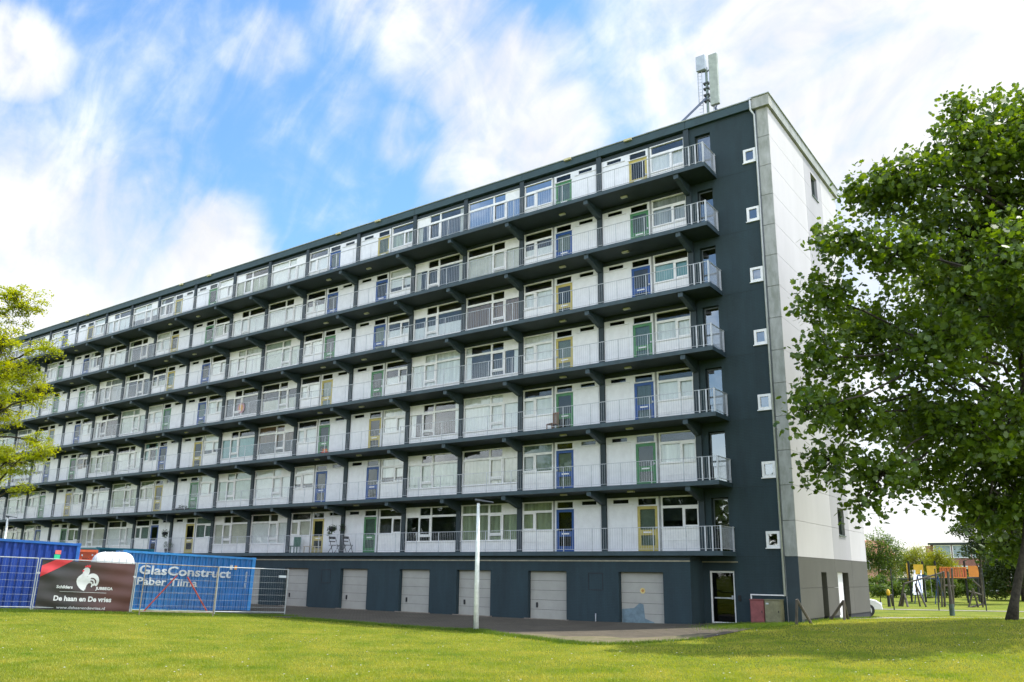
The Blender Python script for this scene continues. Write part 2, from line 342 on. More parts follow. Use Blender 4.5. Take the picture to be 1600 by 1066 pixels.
# fascia and coping
fa = MB()
for k in range(NB+1):
    x1 = piers[k]; x0 = piers[k+1] if k < NB else XL
    if k == 0: fa.box(x1+.006, -.16, ZF, -.72, .3, ZR)
    if k < NB: fa.box(x0+.006, -.16, ZF, x1-.006, .3, ZR)
fa.build('fascia', m_fasc, B, bevel=.006)
MB().box(XL, -.2, ZR, -.74, .35, ZR+.045).build('coping', m_cop, B)
MB().box(XL, .3, ZF-.1, -.05, DEP+.1, ZR-.12).build('roof', mat('roof_felt', (.06, .06, .058), .9, .2, 1), B)
# gable
def gable_cells(y0, y1, zr, holes, mb, x=0.0, th=.28, gap=.006):
    """panels of half a storey with holes (ya,yb,za,zb)"""
    for za, zb in zr:
        cells = [(y0, y1, za, zb)]
        for (ha, hb, hc, hd) in holes:
            nc = []
            for (a, b, c, d) in cells:
                if hb <= a or ha >= b or hd <= c or hc >= d: nc.append((a, b, c, d)); continue
                if ha > a: nc.append((a, ha, c, d))
                if hb < b: nc.append((hb, b, c, d))
                aa, bb = max(a, ha), min(b, hb)
                if hc > c: nc.append((aa, bb, c, hc))
                if hd < d: nc.append((aa, bb, hd, d))
            cells = nc
        for (a, b, c, d) in cells:
            g0 = gap if a == y0 else 0; g1 = gap if b == y1 else 0; g2 = gap if c == za else 0; g3 = gap if d == zb else 0
            mb.box(x-th, a+g0, c+g2, x, b-g1, d-g3)
zhalf = [(2.8+1.4*i, 2.8+1.4*(i+1)) for i in range(14)]
gwin = [(6.42, 7.5, H*n+1.1, H*n+2.35) for n in range(1, 8)]
g1 = MB(); gable_cells(.0, 5.26, zhalf, [], g1); g1.build('gable_panels', m_gw, B); g1 = MB(); gable_cells(8.25, DEP, zhalf, [], g1); g1.build('gable_panels', m_gw, B)
g2 = MB(); gable_cells(5.26, 8.25, zhalf, gwin, g2); g2.build('gable_strip', m_gs, B)
doors_h = [(3.05, 3.85, .2, 2.23), (5.6, 7.46, .2, 2.24)]
g3 = MB(); gable_cells(0, 5.26, [(.42, 1.6), (1.6, 2.8)], doors_h, g3); gable_cells(5.26, 8.25, [(.42, 1.6), (1.6, 2.8)], doors_h, g3); gable_cells(8.25, DEP, [(.42, 1.6), (1.6, 2.8)], [], g3)
g3.build('gable_base', m_gb, B)
pl = MB(); pl.box(-.28, 0.01, -.4, -.03, 3.05, .42); pl.box(-.28, 3.85, -.4, -.03, 5.6, .42); pl.box(-.28, 7.46, -.4, -.03, DEP, .42); pl.build('plinth', mat('dark_plinth', (.02, .022, .03), .8), B)
MB().box(-.42, .3, -.4, -.285, DEP-.05, ZF).build('gable_backing', mat('gable_joint', (.10, .10, .105), .9), B)
MB().box(-.9, DEP, -.4, -.002, DEP+.02, ZF).build('rear_corner', m_gb, B)
def gable_window(ya, yb, za, zb):
    f = MB(); t = .06; x = -.12
    f.box(x-.05, ya, za, x, yb, za+t); f.box(x-.05, ya, zb-t, x, yb, zb); f.box(x-.05, ya, za+t, x, ya+t, zb-t); f.box(x-.05, yb-t, za+t, x, yb, zb-t); ym = ya+.36
    f.box(x-.05, ym-.03, za+t, x, ym+.03, zb-t); f.box(x-.02, ya-.03, za-.04, .05, yb+.03, za, 0)
    o = f.build('gable_window', mat('grey_green_frame', (.13, .17, .16), .5), B)
    MB().box(x-.035, ya+t, za+t, x-.02, yb-t, zb-t).build('pane', m_glass_dk, o)
    MB().box(-.284, ya, za, -.28, yb, zb).build('curtain', mat('stair_dark', (.10, .16, .16), .9), o)
for g in gwin: gable_window(*g)
o = MB().box(-.2, 5.6, .25, -.15, 7.0, 2.24).build('gable_door', m_white, B)
MB().box(-.15, 5.72, 1.15, -.11, 5.86, 1.19).build('handle', m_galv, o)
MB().box(-.27, 7.0, .25, -.22, 7.46, 2.24).build('door_surround', m_black, B)
MB().box(-.27, 3.05, .2, -.24, 3.85, 2.23).build('alcove', m_black, B)
# corner pillar of weathered concrete blocks, painted dark in the ground storey
cp = MB(); zc = 2.8
while zc < 22.2: cp.box(-.5, -.035, zc+.008, -.002, .28, min(zc+1.4, 22.4)-.008); zc += 1.4
cp.build('corner_pillar', m_conc, B, bevel=.01)
MB().box(-.5, -.03, -.4, -.002, .28, 2.8).build('pillar_base', m_slab, B)
gp = MB(); gp.box(-.7, -.19, 22.4, .12, .3, 22.92); gp.build('corner_block', m_conc, B, bevel=.01)
g = MB(); g.box(-.25, .3, 22.42, .12, DEP+.15, 22.92); g.build('gable_parapet', mat('grey_parapet', (.30, .32, .31), .7, .15, 1.5), B)
g = MB(); g.box(-.74, -.24, 22.92, .17, .34, 22.965); g.box(-.3, .34, 22.92, .17, DEP+.2, 22.965); g.build('gable_coping', m_cop, B)

# galleries with their railings
XE = -2.48
for n in range(1, 8):
    z = H*n
    s = MB(); s.add([(XL, -1.5, z+.02), (XL, -1.46, z), (XL, .04, z), (XL, .04, z+.17), (XL, -1.46, z+.17), (XL, -1.5, z+.15),
                     (XE, -1.5, z+.02), (XE, -1.46, z), (XE, .04, z), (XE, .04, z+.17), (XE, -1.46, z+.17), (XE, -1.5, z+.15)],
                    [(0, 1, 2, 3, 4, 5), (11, 10, 9, 8, 7, 6)]+[(i, i+6, (i+1) % 6+6, (i+1) % 6) for i in range(6)])
    slab = s.build('gallery', m_slab, B)
    e = MB()
    for k in range(NB):                            # painted nosing in bay lengths
        x1 = XE+.012 if k == 0 else piers[k]-.004
        e.box(piers[k+1]+.004, -1.512, z+.0, x1, -1.47, z+.185)
    e.box(XE-.03, -1.47, z+.0, XE+.012, 0.0, z+.185)
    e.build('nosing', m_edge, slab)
    r = MB(); y = -1.45; zt, zb = z+.17+.99, z+.17+.10
    r.bar((XL, y, zt), (XE, y, zt), .038, .02); r.bar((XL, y, zb), (XE, y, zb), .03, .014)
    x = XE-.05; i = 0
    while x > XL:
        if i % 13 == 0: r.box(x-.015, y-.015, z+.10, x+.015, y+.015, zt)
        else: r.box(x-.0035, y-.0035, zb, x+.0035, y+.0035, zt)
        x -= .1123; i += 1
    r.bar((XE-.03, y, zt), (XE-.03, 0, zt), .045, .022); r.bar((XE-.03, y, zb), (XE-.03, 0, zb), .03, .014)
    for q in range(1, 13): r.box(XE-.036, y+q*.11, zb, XE-.024, y+q*.11+.012, zt)
    r.box(XE-.07, y-.03, z+.1, XE-.0, y+.0, zt+.03); r.box(XE-.07, -.13, z+.1, XE-.0, -.10, zt+.03); r.box(-3.2, y-.025, z+.1, -3.14, y+.0, zt); r.box(-2.9, y-.025, z+.1, -2.84, y, zt)
    r.build('railing', m_rail, slab)
# brackets
def bracket_geo(mb, x, z, mi=0):
    p = [(-1.44, z-.002), (.0, z-.002), (.0, z-.52), (-.25, z-.50), (-1.20, z-.20), (-1.44, z-.20)]; w_ = .11
    mb.add([(x-w_, a, b) for a, b in p]+[(x+w_, a, b) for a, b in p], [(0, 1, 2, 3, 4, 5), (11, 10, 9, 8, 7, 6)]+[(i, i+6, (i+1) % 6+6, (i+1) % 6) for i in range(6)], mi)
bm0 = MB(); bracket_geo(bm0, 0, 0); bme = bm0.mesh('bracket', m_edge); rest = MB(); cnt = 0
for k, x in enumerate(piers):
    for n in range(2, 8):
        if cnt < 96: link('bracket', bme, B, (x, 0, H*n)); cnt += 1
        else: bracket_geo(rest, x, H*n)
if rest.v: tag(rest.build('far_bracket', m_edge, B), kind='stuff')

# windows, doors, panels.  Local frame: X from 0 at the bay's edge beside the pier, Z from the gallery floor; mirror flips X.
def lay(mirror, Wd):
    return (lambda a, b: (Wd-b, Wd-a)) if mirror else (lambda a, b: (a, b))
def frame_bars(mb, fx, lights, z0, z1, x0, x1, mi=0, y0=.0, y1=.07):
    """a white board from z0 to z1 with rectangular openings 'lights' (a,b,c,d), made of butting bars"""
    xs = sorted({x0, x1} | {l[0] for l in lights} | {l[1] for l in lights}); zs_ = sorted({z0, z1} | {l[2] for l in lights} | {l[3] for l in lights})
    for i in range(len(xs)-1):
        run = None
        for jz in range(len(zs_)-1):
            cxm, czm = (xs[i]+xs[i+1])/2, (zs_[jz]+zs_[jz+1])/2
            hole = any(l[0] < cxm < l[1] and l[2] < czm < l[3] for l in lights)
            if not hole: run = (run[0], zs_[jz+1]) if run else (zs_[jz], zs_[jz+1])
            if (hole or jz == len(zs_)-2) and run:
                a, b = fx(xs[i], xs[i+1]); mb.box(a, y0, run[0], b, y1, run[1], mi); run = None
W_B = WB-.26; W_A = WA-.26
LB = [(.07, 1.73, .64, 1.86), (1.83, 2.55, .92, 1.86), (1.83, 2.55, .64, .84), (2.65, 3.49, .64, 1.86), (.07, 1.73, 1.97, 2.35), (1.83, 2.55, 1.97, 2.35)]
LBp = (2.65, 3.49, 1.97, 2.35)                 # closed white vent board
AW0, AW1 = 2.66, W_A
LA = [(AW0+.06, AW0+.98, 1.09, 1.88), (AW0+1.08, AW1-.06, 1.09, 1.88), (AW0+.06, AW1-.06, 1.99, 2.35)]
def win_geo(kind, mirror, opn=False):
    fr, pn = MB(), MB()
    if kind == 'B': fx = lay(mirror, W_B); lights, x0, x1 = LB, 0, W_B
    else: fx = lay(mirror, W_A); lights, x0, x1 = LA, AW0, AW1
    frame_bars(fr, fx, lights, 0, 2.41, x0, x1)
    for l in lights:
        a, b = fx(l[0], l[1]); pn.box(a, .035, l[2], b, .045, l[3])
    # proud casement and sill details
    c = lights[1]; a, b = fx(c[0]-.02, c[1]+.02); t = .055
    for q in ((a, c[2]-.02, b, c[2]+t), (a, c[3]-t, b, c[3]+.02), (a, c[2]+t, a+t, c[3]-t), (b-t, c[2]+t, b, c[3]-t)): fr.box(q[0], -.03, q[1], q[2], -.002, q[3])
    zs_ = .60 if kind == 'B' else 1.04; a, b = fx(x0, x1); fr.box(a, -.05, zs_-.03, b, -.002, zs_)
    if kind == 'A': fr.box(a+.03, -.018, .50, b-.03, -.002, .53)
    fr.box(a, -.04, 2.36, b, -.002, 2.40)
    return fr, pn
def curtain_geo(kind, mirror, style):
    cu = MB(); lights = LB if kind == 'B' else LA; fx = lay(mirror, W_B if kind == 'B' else W_A); y = .095
    x0, x1 = (.03, W_B-.03) if kind == 'B' else (AW0+.03, AW1-.03); zb = .6 if kind == 'B' else 1.05
    def drape(a, b, z0, z1):
        a, b = fx(a, b); m = max(2, int(abs(b-a)/.11)); vs = []
        for i in range(m+1):
            x = a+(b-a)*i/m; yy = y+.022*(i % 2); vs += [(x, yy, z0), (x, yy, z1)]
        cu.add(vs, [(2*i, 2*i+2, 2*i+3, 2*i+1) for i in range(m)])
    def flat(a, b, z0, z1): a, b = fx(a, b); cu.add([(a, y, z0), (b, y, z0), (b, y, z1), (a, y, z1)], [(0, 1, 2, 3)])
    mid = (x0+x1)/2
    if style == 'full': drape(x0, x1, zb, 1.92)
    elif style == 'tall': drape(x0, x1, zb, 2.4)
    elif style == 'blind': flat(x0, x1, zb+.35*rnd.random()*(1.9-zb), 1.95)
    elif style == 'half': flat(x0, x1, 1.35, 2.4)
    elif style == 'sides': drape(x0, x0+.35, zb, 2.4); drape(x1-.35, x1, zb, 2.4)
    elif style == 'low': drape(x0, x1, zb, zb+.55*(1.9-zb))
    elif style == 'left': drape(x0, mid, zb, 1.92)
    return cu
STY = ['full', 'full', 'tall', 'blind', 'tall', 'half', 'sides', 'low', 'full']
WM = {}; CM = {}
for kd in 'AB':
    for mi in (0, 1):
        fr, pn = win_geo(kd, mi); WM[kd, mi] = (fr, pn, fr.mesh('window', m_frame))
        WM[kd, mi] += ({g.name: pn.mesh('pane', g) for g in (m_glass, m_glass_dk, m_glass_up, m_glass_blue)},)
        for st in sorted(set(STY)): CM[kd, mi, st] = curtain_geo(kd, mi, st)
# one door, its frame and the storage panel
def door_geo(mirror, colm):
    fx = lay(mirror, W_A); f = MB(); frame_bars(f, fx, [(1.63, 2.35, .98, 1.87), (1.66, 2.32, .30, .74)], .02, 2.0, 1.50, 2.48, y0=.02, y1=.06)
    g = MB()
    for l in [(1.63, 2.35, .98, 1.87), (1.66, 2.32, .30, .74)]: a, b = fx(l[0], l[1]); g.box(a, .035, l[2], b, .045, l[3])
    lp = MB(); a, b = fx(1.78, 2.16); lp.box(a, -.005, .84, b, .018, .90); h = MB(); a, b = fx(2.38, 2.44); h.box(a, -.04, 1.02, b, .018, 1.10); h.box(a+.02, -.05, 1.05, b+.02, -.035, 1.075)
    return f.mesh('door', colm), g.mesh('pane', m_glass_dk), h.mesh('handle', m_galv), lp.mesh('letter_plate', m_frame)
def surround_geo(mirror):
    fx = lay(mirror, W_A); f = MB()
    frame_bars(f, fx, [(1.50, 2.48, .02, 2.0), (1.56, 2.42, 2.06, 2.34), (.30, 1.08, 2.16, 2.33)], 0, 2.41, 0, AW0-.12, y0=.0, y1=.07)
    a, b = fx(.10, 1.27); f.box(a, -.02, .02, b, -.002, 2.08)                # flush storage door leaf
    a, b = fx(.06, 1.31); f.box(a, -.05, 2.10, b, -.002, 2.13); a, b = fx(1.45, 2.53); f.box(a, -.03, 2.01, b, -.002, 2.04)
    g = MB(); a, b = fx(1.56, 2.42); g.box(a, .035, 2.06, b, .045, 2.34); g2_ = MB(); a, b = fx(.30, 1.08); g2_.box(a, .035, 2.16, b, .045, 2.33)
    p = MB(); a, b = fx(AW0-.12, AW0); p.box(a, .01, 0, b, .10, 2.41)
    return f.mesh('storage_panel', m_white), g.mesh('transom_pane', m_glass_dk), g2_.mesh('vent_pane', m_glass_dk), p.mesh('concrete_post', mat('grey_post', (.30, .31, .31), .8, .15, 3))
DM = {(c, mi): door_geo(mi, m_) for c, m_ in (('b', m_blue), ('g', m_green), ('y', m_yel)) for mi in (0, 1)}
SM = [surround_geo(0), surround_geo(1)]
# door colours read from the photograph: bay index -> floors 1..7
DC = {0: 'ygbgbgy', 1: 'bbgyybg', 4: 'gbygbby', 5: 'ybgygbb', 8: 'ygybbgg', 9: 'bybgyyy', 12: 'gygbgby', 13: 'bgbyggb', 16: 'gybgbyg', 17: 'ybgybgb'}
far_win = MB()
lampm = MB().box(-.16, -.07, -.07, .16, .07, 0).mesh('gallery_lamp', mat('lamp_cover', (.55, .54, .46), .5))
for k in range(NB):
    isA = k % 4 in (0, 1); mir = 1 if k % 4 in (1, 3) else 0
    x0 = piers[k+1]+.13
    for n in range(1, 8):
        zf = H*n+.17; kd = 'A' if isA else 'B'
        if n == 7: gl = m_glass_up if rnd.random() < .75 else m_glass
        elif n <= 2: gl = m_glass_dk if rnd.random() < .3 else m_glass
        else: gl = m_glass
        st = rnd.choice(STY); cm = rnd.choice(CURT) if rnd.random() < .45 else rnd.choice([CURT[0], CURT[7]])
        if n <= 2 and rnd.random() < .6: st = rnd.choice(['full', 'tall', 'tall', 'blind']); cm = CURT[rnd.choice([8, 2, 0, 7, 8, 1])]; gl = m_glass
        if (k, n) in ((2, 7), (1, 7)): st = 'sides'; cm = CURT[5]; gl = m_glass_blue
        if (k, n) == (2, 1): st = 'tall'; cm = CURT[8]; gl = m_glass
        if (k, n) == (3, 1): st = 'sides'; cm = CURT[5]; gl = m_glass_dk
        if (k, n) == (1, 1): st = 'tall'; cm = CURT[8]; gl = m_glass
        if (k, n) == (0, 1): st = 'half'; cm = CURT[5]; gl = m_glass_dk
        if (k, n) in ((2, 2), (2, 6)): st = 'full'; cm = CURT[1]
        fr, pn, me, pms = WM[kd, mir]
        if k < 14:
            wo = link('window', me, B, (x0, 0, zf)); link('pane', pms[gl.name], wo)
            CM[kd, mir, st].build('curtain', cm, wo)
        else:
            for src, mi_ in ((fr, 0), (pn, 1), (CM[kd, mir, st], 2+rnd.randrange(3))):
                far_win.add([(v[0]+x0, v[1], v[2]+zf) for v in src.v], src.f, mi_)
        if isA:
            s0 = link('storage_panel', SM[mir][0], B, (x0, 0, zf)); link('transom_pane', SM[mir][1], s0); link('vent_pane', SM[mir][2], s0); link('concrete_post', SM[mir][3], s0)
            d0 = DM[DC[k][n-1], mir]; dd = link('door', d0[0], B, (x0, 0, zf)); link('pane', d0[1], dd); link('handle', d0[2], dd); link('letter_plate', d0[3], dd)
            MBc = MB(); a, b = lay(mir, W_A)(1.58, 2.4)
            if rnd.random() < .4: MBc.box(a, .1, .25, b, .11, 1.95); MBc.build('curtain', rnd.choice(CURT), dd)
            lx = x0+(1.6 if not mir else W_A-1.6)
            if n < 7: link('gallery_lamp', lampm, B, (lx, -.75, H*(n+1)-.001))
            else:
                lo = MB().box(-.2, -.12, -.08, .2, 0, .03).build('roof_lamp', mat('yellowed_lamp', (.52, .48, .27), .6), B, (lx, -.165, ZR-.02))
tag(far_win.build('far_window', [m_frame, m_glass, CURT[0], CURT[3], CURT[2]], B), kind='stuff')
# gallery end doors to the stairwell
for n in range(1, 8):
    z = H*n+.17; f = MB(); x0, x1, zt = -3.42, -2.72, z+2.22
    f.box(x0, .16, z, x0+.05, .22, zt); f.box(x1-.05, .16, z, x1, .22, zt); f.box(x0+.05, .16, zt-.06, x1-.05, .22, zt); f.box(x0+.05, .16, z+.95, x1-.05, .22, z+1.02)
    o = f.build('stair_door', mat('stair_door_frame', (.06, .08, .09), .5), B)
    MB().box(x0+.05, .185, z, x1-.05, .195, z+.95).box(x0+.05, .185, z+1.02, x1-.05, .195, zt-.06).build('pane', m_glass_st, o)
# small stair windows
for n in range(1, 8):
    z0, z1 = H*n+.337, H*n+.987; f = MB(); t = .105
    f.box(SW0, -.05, z0, SW1, .05, z0+t); f.box(SW0, -.05, z1-t, SW1, .05, z1); f.box(SW0, -.05, z0+t, SW0+t, .05, z1-t); f.box(SW1-t, -.05, z0+t, SW1, .05, z1-t)
    f.box(SW0-.04, -.08, z0-.035, SW1+.03, .02, z0)
    o = f.build('small_window', m_frame, B); MB().box(SW0+t, .0, z0+t, SW1-t, .01, z1-t).build('pane', m_glass_st, o)
# downpipe and conduit
p = MB(); p.tube([(-.69, -.24, ZR+.03), (-.69, -.24, 22.35), (-.585, -.08, 22.15), (-.585, -.08, 1.33)], .042, 8)
p.build('downpipe', mat('pale_grey_pipe', (.58, .61, .65), .45, .08, 3), B, smooth_=True)
p = MB(); p.box(-1.96, -.05, 1.29, -.56, -.005, 1.335); p.box(-1.96, -.05, -.1, -1.915, -.005, 1.29); p.build('conduit', m_frame, B)
p = MB(); p.tube([(-.525, -.03, 22.4), (-.525, -.03, .1)], .016, 6); p.build('cable', mat('grey_cable', (.2, .22, .24), .6), B)
MB().box(-.76, -.3, ZR-.03, -.62, -.2, ZR+.05).build('downpipe_head', m_galv, B)
# ground storey with the garages
gy = -1.28; gd = []
base = [(-7.2, -5.15), (-11.86, -9.8), (-16.06, -14.0), (-19.83, -17.8)]
for q in range(5):
    for a, b in base:
        if a-16.99*q > XL+1: gd.append((a-16.99*q, b-16.99*q))
hat = [(-8.69-16.99*q, -7.95-16.99*q, 1.34, 2.08) for q in range(5)]
gw = MB(); x = -3.94
for a, b in gd: gw.box(b, gy, -.4, x, gy+.3, 2.58); gw.box(a, gy, 2.13, b, gy+.3, 2.58); x = a
gw.box(XL, gy, -.4, x, gy+.3, 2.58); gw.box(-4.24, gy+.3, -.4, -3.94, 0.0, 2.58)
gw.build('garage_wall', m_dark, B)
MB().box(XL, gy+.05, 2.58, -3.96, .02, 2.8).build('soffit_beam', m_slab, B)
MB().box(XL, gy-.03, 2.56, -3.93, gy-.002, 2.615).box(-3.93, -.06, 2.56, -2.42, -.002, 2.60).build('trim', m_trim, B)
MB().box(XL, -.9, -.4, -4.3, .45, 2.2).build('garage_interior', m_black, B)
for i, (a, b) in enumerate(gd):
    f = MB(); hh = 2.11/5
    for s_ in range(5): f.box(a+.02, gy+.20, .02+s_*hh, b-.02, gy+.235-.0, .02+(s_+1)*hh-.012)
    o = f.build('garage_door', [m_gar], B); MB().box(a, gy+.236, .02, b, gy+.30, 2.128).build('backing', m_slab, o)
    MB().box(a-.12, gy-.14, -.2, b+.12, gy-.002, .055).build('threshold', mat('pale_threshold', (.24, .20, .16), .9, .2, 5), o)
    if i: MB().box(a+.34, gy+.16, .52, a+.42, gy+.20, .74).build('handle', m_black, o)
    if i == 0:
        MB().tube([(a+1.02, gy+.197, 1.37), (a+1.02, gy+.192, 1.37)], .12, 20).build('sticker', mat('yellow_sticker', (.62, .5, .2), .6), o)
        MB().tube([(a+1.02, gy+.191, 1.37), (a+1.02, gy+.188, 1.37)], .06, 14).build('sticker_mark', mat('orange_mark', (.45, .22, .06), .6), o)
        MB().add([(a+.03, gy+.196, .03), (b-.5, gy+.196, .03), (b-.55, gy+.196, .12), (a+1.1, gy+.196, .25), (a+1.04, gy+.196, .82), (a+.85, gy+.196, .86), (a+.6, gy+.196, .66), (a+.03, gy+.196, .60)], [(0, 1, 2, 3, 4, 5, 6, 7)]).build('paint_patch', mat('blue_grey_patch', (.15, .22, .26), .5, .15, 4), o)
for (a, b, c, d) in hat:
    if a > XL:
        f = MB(); f.box(a, gy-.012, c, a+.04, gy-.001, d); f.box(b-.04, gy-.012, c, b, gy-.001, d); f.box(a+.04, gy-.012, c, b-.04, gy-.001, c+.04); f.box(a+.04, gy-.012, d-.04, b-.04, gy-.001, d)
        f.build('hatch', mat('hatch_frame', (.015, .022, .028), .7), B)
MB().box(-8.35, gy-.03, -.1, -8.31, gy-.002, .38).build('vent_pipe', m_galv, B)
# entrance
f = MB(); f.box(-3.65, .05, .0, -3.58, .14, 2.22); f.box(-2.67, .05, .0, -2.6, .14, 2.22); f.box(-3.58, .05, 2.15, -2.67, .14, 2.22); f.box(-3.58, .05, .1, -2.67, .14, .2)
o = f.build('entrance_door', m_frame, B)
MB().box(-3.58, .08, .2, -2.67, .09, 2.15).build('pane', glass('entrance_glass', .06, (.3, .3, .3)), o)
MB().box(-3.5, .06, 1.12, -2.75, .078, 1.17).box(-2.76, .02, 1.1, -2.70, .078, 1.25).build('handle', m_galv, o)
MB().box(-3.6, .4, 0, -2.62, .45, 2.4).build('lobby', m_black, B)
MB().box(-2.47, -.06, 1.05, -2.36, -.002, 1.27).build('intercom', m_black, B)
# sun emblem poster behind one window (bay 8, fourth floor)
xp = piers[8]+.13; zp = H*4+.17
po = MB().box(xp+.5, .02, .72, xp+1.6, .03, 1.82)
s_ = MB(); s_.tube([(xp+1.75, -.004, zp+1.15), (xp+1.75, .0, zp+1.15)], .36, 24); o = s_.build('window_poster', mat('pink_rays', (.55, .3, .35), .7), B)
MB().tube([(xp+1.75, -.010, zp+1.15), (xp+1.75, -.005, zp+1.15)], .22, 20).build('poster_centre', mat('orange_disc', (.65, .35, .08), .7), o)

# ---------------------------------------------------------------- roof antenna
A = empty('antenna_mast', (-3.75, 1.6, ZR-.12), 0, 'grey mobile phone antenna mast on the roof edge near the gable', 'antenna')
P0 = Vector((-3.75, 1.6, ZR-.12))
def loc(m, P=P0): m.v = [tuple(Vector(v)-P) for v in m.v]; return m
def q(x, y): # point on the mast's vertical plane
    d = ray(x, y); t = (1.6-CY)/d.y; return CC+d*t
top = q(1104, 106); bot = q(1107, 182)
m = MB(); m.tube([(bot.x, 1.6, ZR-.1), (bot.x, 1.6, top.z)], .07, 10); loc(m).build('mast', mat('mast_steel', (.22, .27, .25), .5, .15, 4, metal=.3), A)
a, b = q(1091, 93), q(1104, 111); m = MB(); m.box(a.x-.05, 1.35, b.z, b.x+.02, 1.6, a.z); loc(m).build('radio_box', mat('pale_blue_grey_box', (.42, .47, .55), .5), A, bevel=.02)
a, b = q(1109.5, 91), q(1123, 166); xm = (q(1109, 91).x+q(1114, 166).x)/2; m = MB(); m.box(xm, 1.3, b.z, xm+.44, 1.5, a.z); loc(m).build('panel_antenna', mat('grey_green_panel', (.36, .40, .36), .5), A, bevel=.03)
m = MB()
for zz in (.25, .5, .78): zt = bot.z+(top.z-bot.z)*zz; m.bar((bot.x, 1.6, zt+.35), (xm+.1, 1.42, zt+.35), .05)
m.bar((bot.x-.3, 1.5, top.z-.2), (bot.x, 1.6, top.z-.2), .05)
for zz in (.3, .42, .55, .66): zt = bot.z+(top.z-bot.z)*zz; m.box(bot.x-.16, 1.5, zt, bot.x+.12, 1.7, zt+.08)
loc(m).build('clamp', mat('dark_clamp', (.06, .07, .07), .6), A)
m = MB(); m.tube([(bot.x-.38, 1.45, q(1094, 112).z), (bot.x-.38, 1.45, q(1094, 165).z)], .03, 6); m.tube([(bot.x-.2, 1.5, top.z), (bot.x-.2, 1.5, ZR+.1)], .02, 6)
for i in range(16): zt = ZR+.5+i*.18; m.bar((bot.x-.38, 1.45, zt), (bot.x-.2, 1.5, zt), .015)
loc(m).build('cable_ladder', m_galv, A)
m = MB(); kz = q(1104, 152).z; m.bar((bot.x, 1.6, kz), (-4.72, .35, ZR), .10); m.bar((bot.x, 1.6, kz), (bot.x+.9, 3.4, ZR), .08); m.bar((bot.x+.6, 1.4, kz-.5), (bot.x-.1, 1.7, ZR), .04)
m.bar((bot.x-1.2, 1.6, ZR+.5), (bot.x, 1.6, ZR+.7), .025); loc(m).build('brace', mat('blue_grey_brace', (.10, .13, .2), .5), A)
m = MB(); m.bar((xm+.1, 1.5, ZR), (xm+.1, 1.5, b.z), .04); m.tube([(bot.x, 1.3, ZR+.2), (bot.x+.8, 1.2, ZR+.55), (bot.x+1.1, 1.2, ZR+.5), (bot.x+1.3, 1.2, ZR-.05)], .012, 6); loc(m).build('earth_cable', m_galv, A)

# ---------------------------------------------------------------- street lamps
def lamp(x, y, z0, h, label, rz):
    o = empty('street_lamp', (x, y, z0), rz, label, 'street lamp', 'white lamp posts')
    MB().tube([(0, 0, -.1), (0, 0, h*.42), (0, 0, h)], [.098, .085, .055], 12).build('post', mat('white_lamp_post', (.72, .75, .72), .5, .12, 5), o, smooth_=True)
    MB().tube([(0, 0, h), (0, 0, h+.1)], .035, 8).bar((-.12, 0, h+.09), (.14, 0, h+.10), .06).build('collar', m_black, o)
    f = MB(); f.add([(-.12, -.09, h+.10), (.55, -.11, h+.03), (.55, .11, h+.03), (-.12, .09, h+.10), (-.12, -.08, h+.17), (.55, -.06, h+.06), (.55, .06, h+.06), (-.12, .08, h+.17)],
          [(0, 3, 2, 1), (4, 5, 6, 7), (0, 1, 5, 4), (1, 2, 6, 5), (2, 3, 7, 6), (3, 0, 4, 7)])
    f.build('lamp_head', mat('dark_lamp_head', (.05, .06, .07), .4), o, bevel=.01); return o
lamp(-8.45, -9.55, hgt(-8.45, -9.55), 4.45, 'white lamp post standing at the lawn edge before the garage doors', R(30))
l2 = dp(13, 806, 50); lamp(l2.x, l2.y, 0, l2.z-.15, 'distant white lamp post behind the dark blue container', R(30))

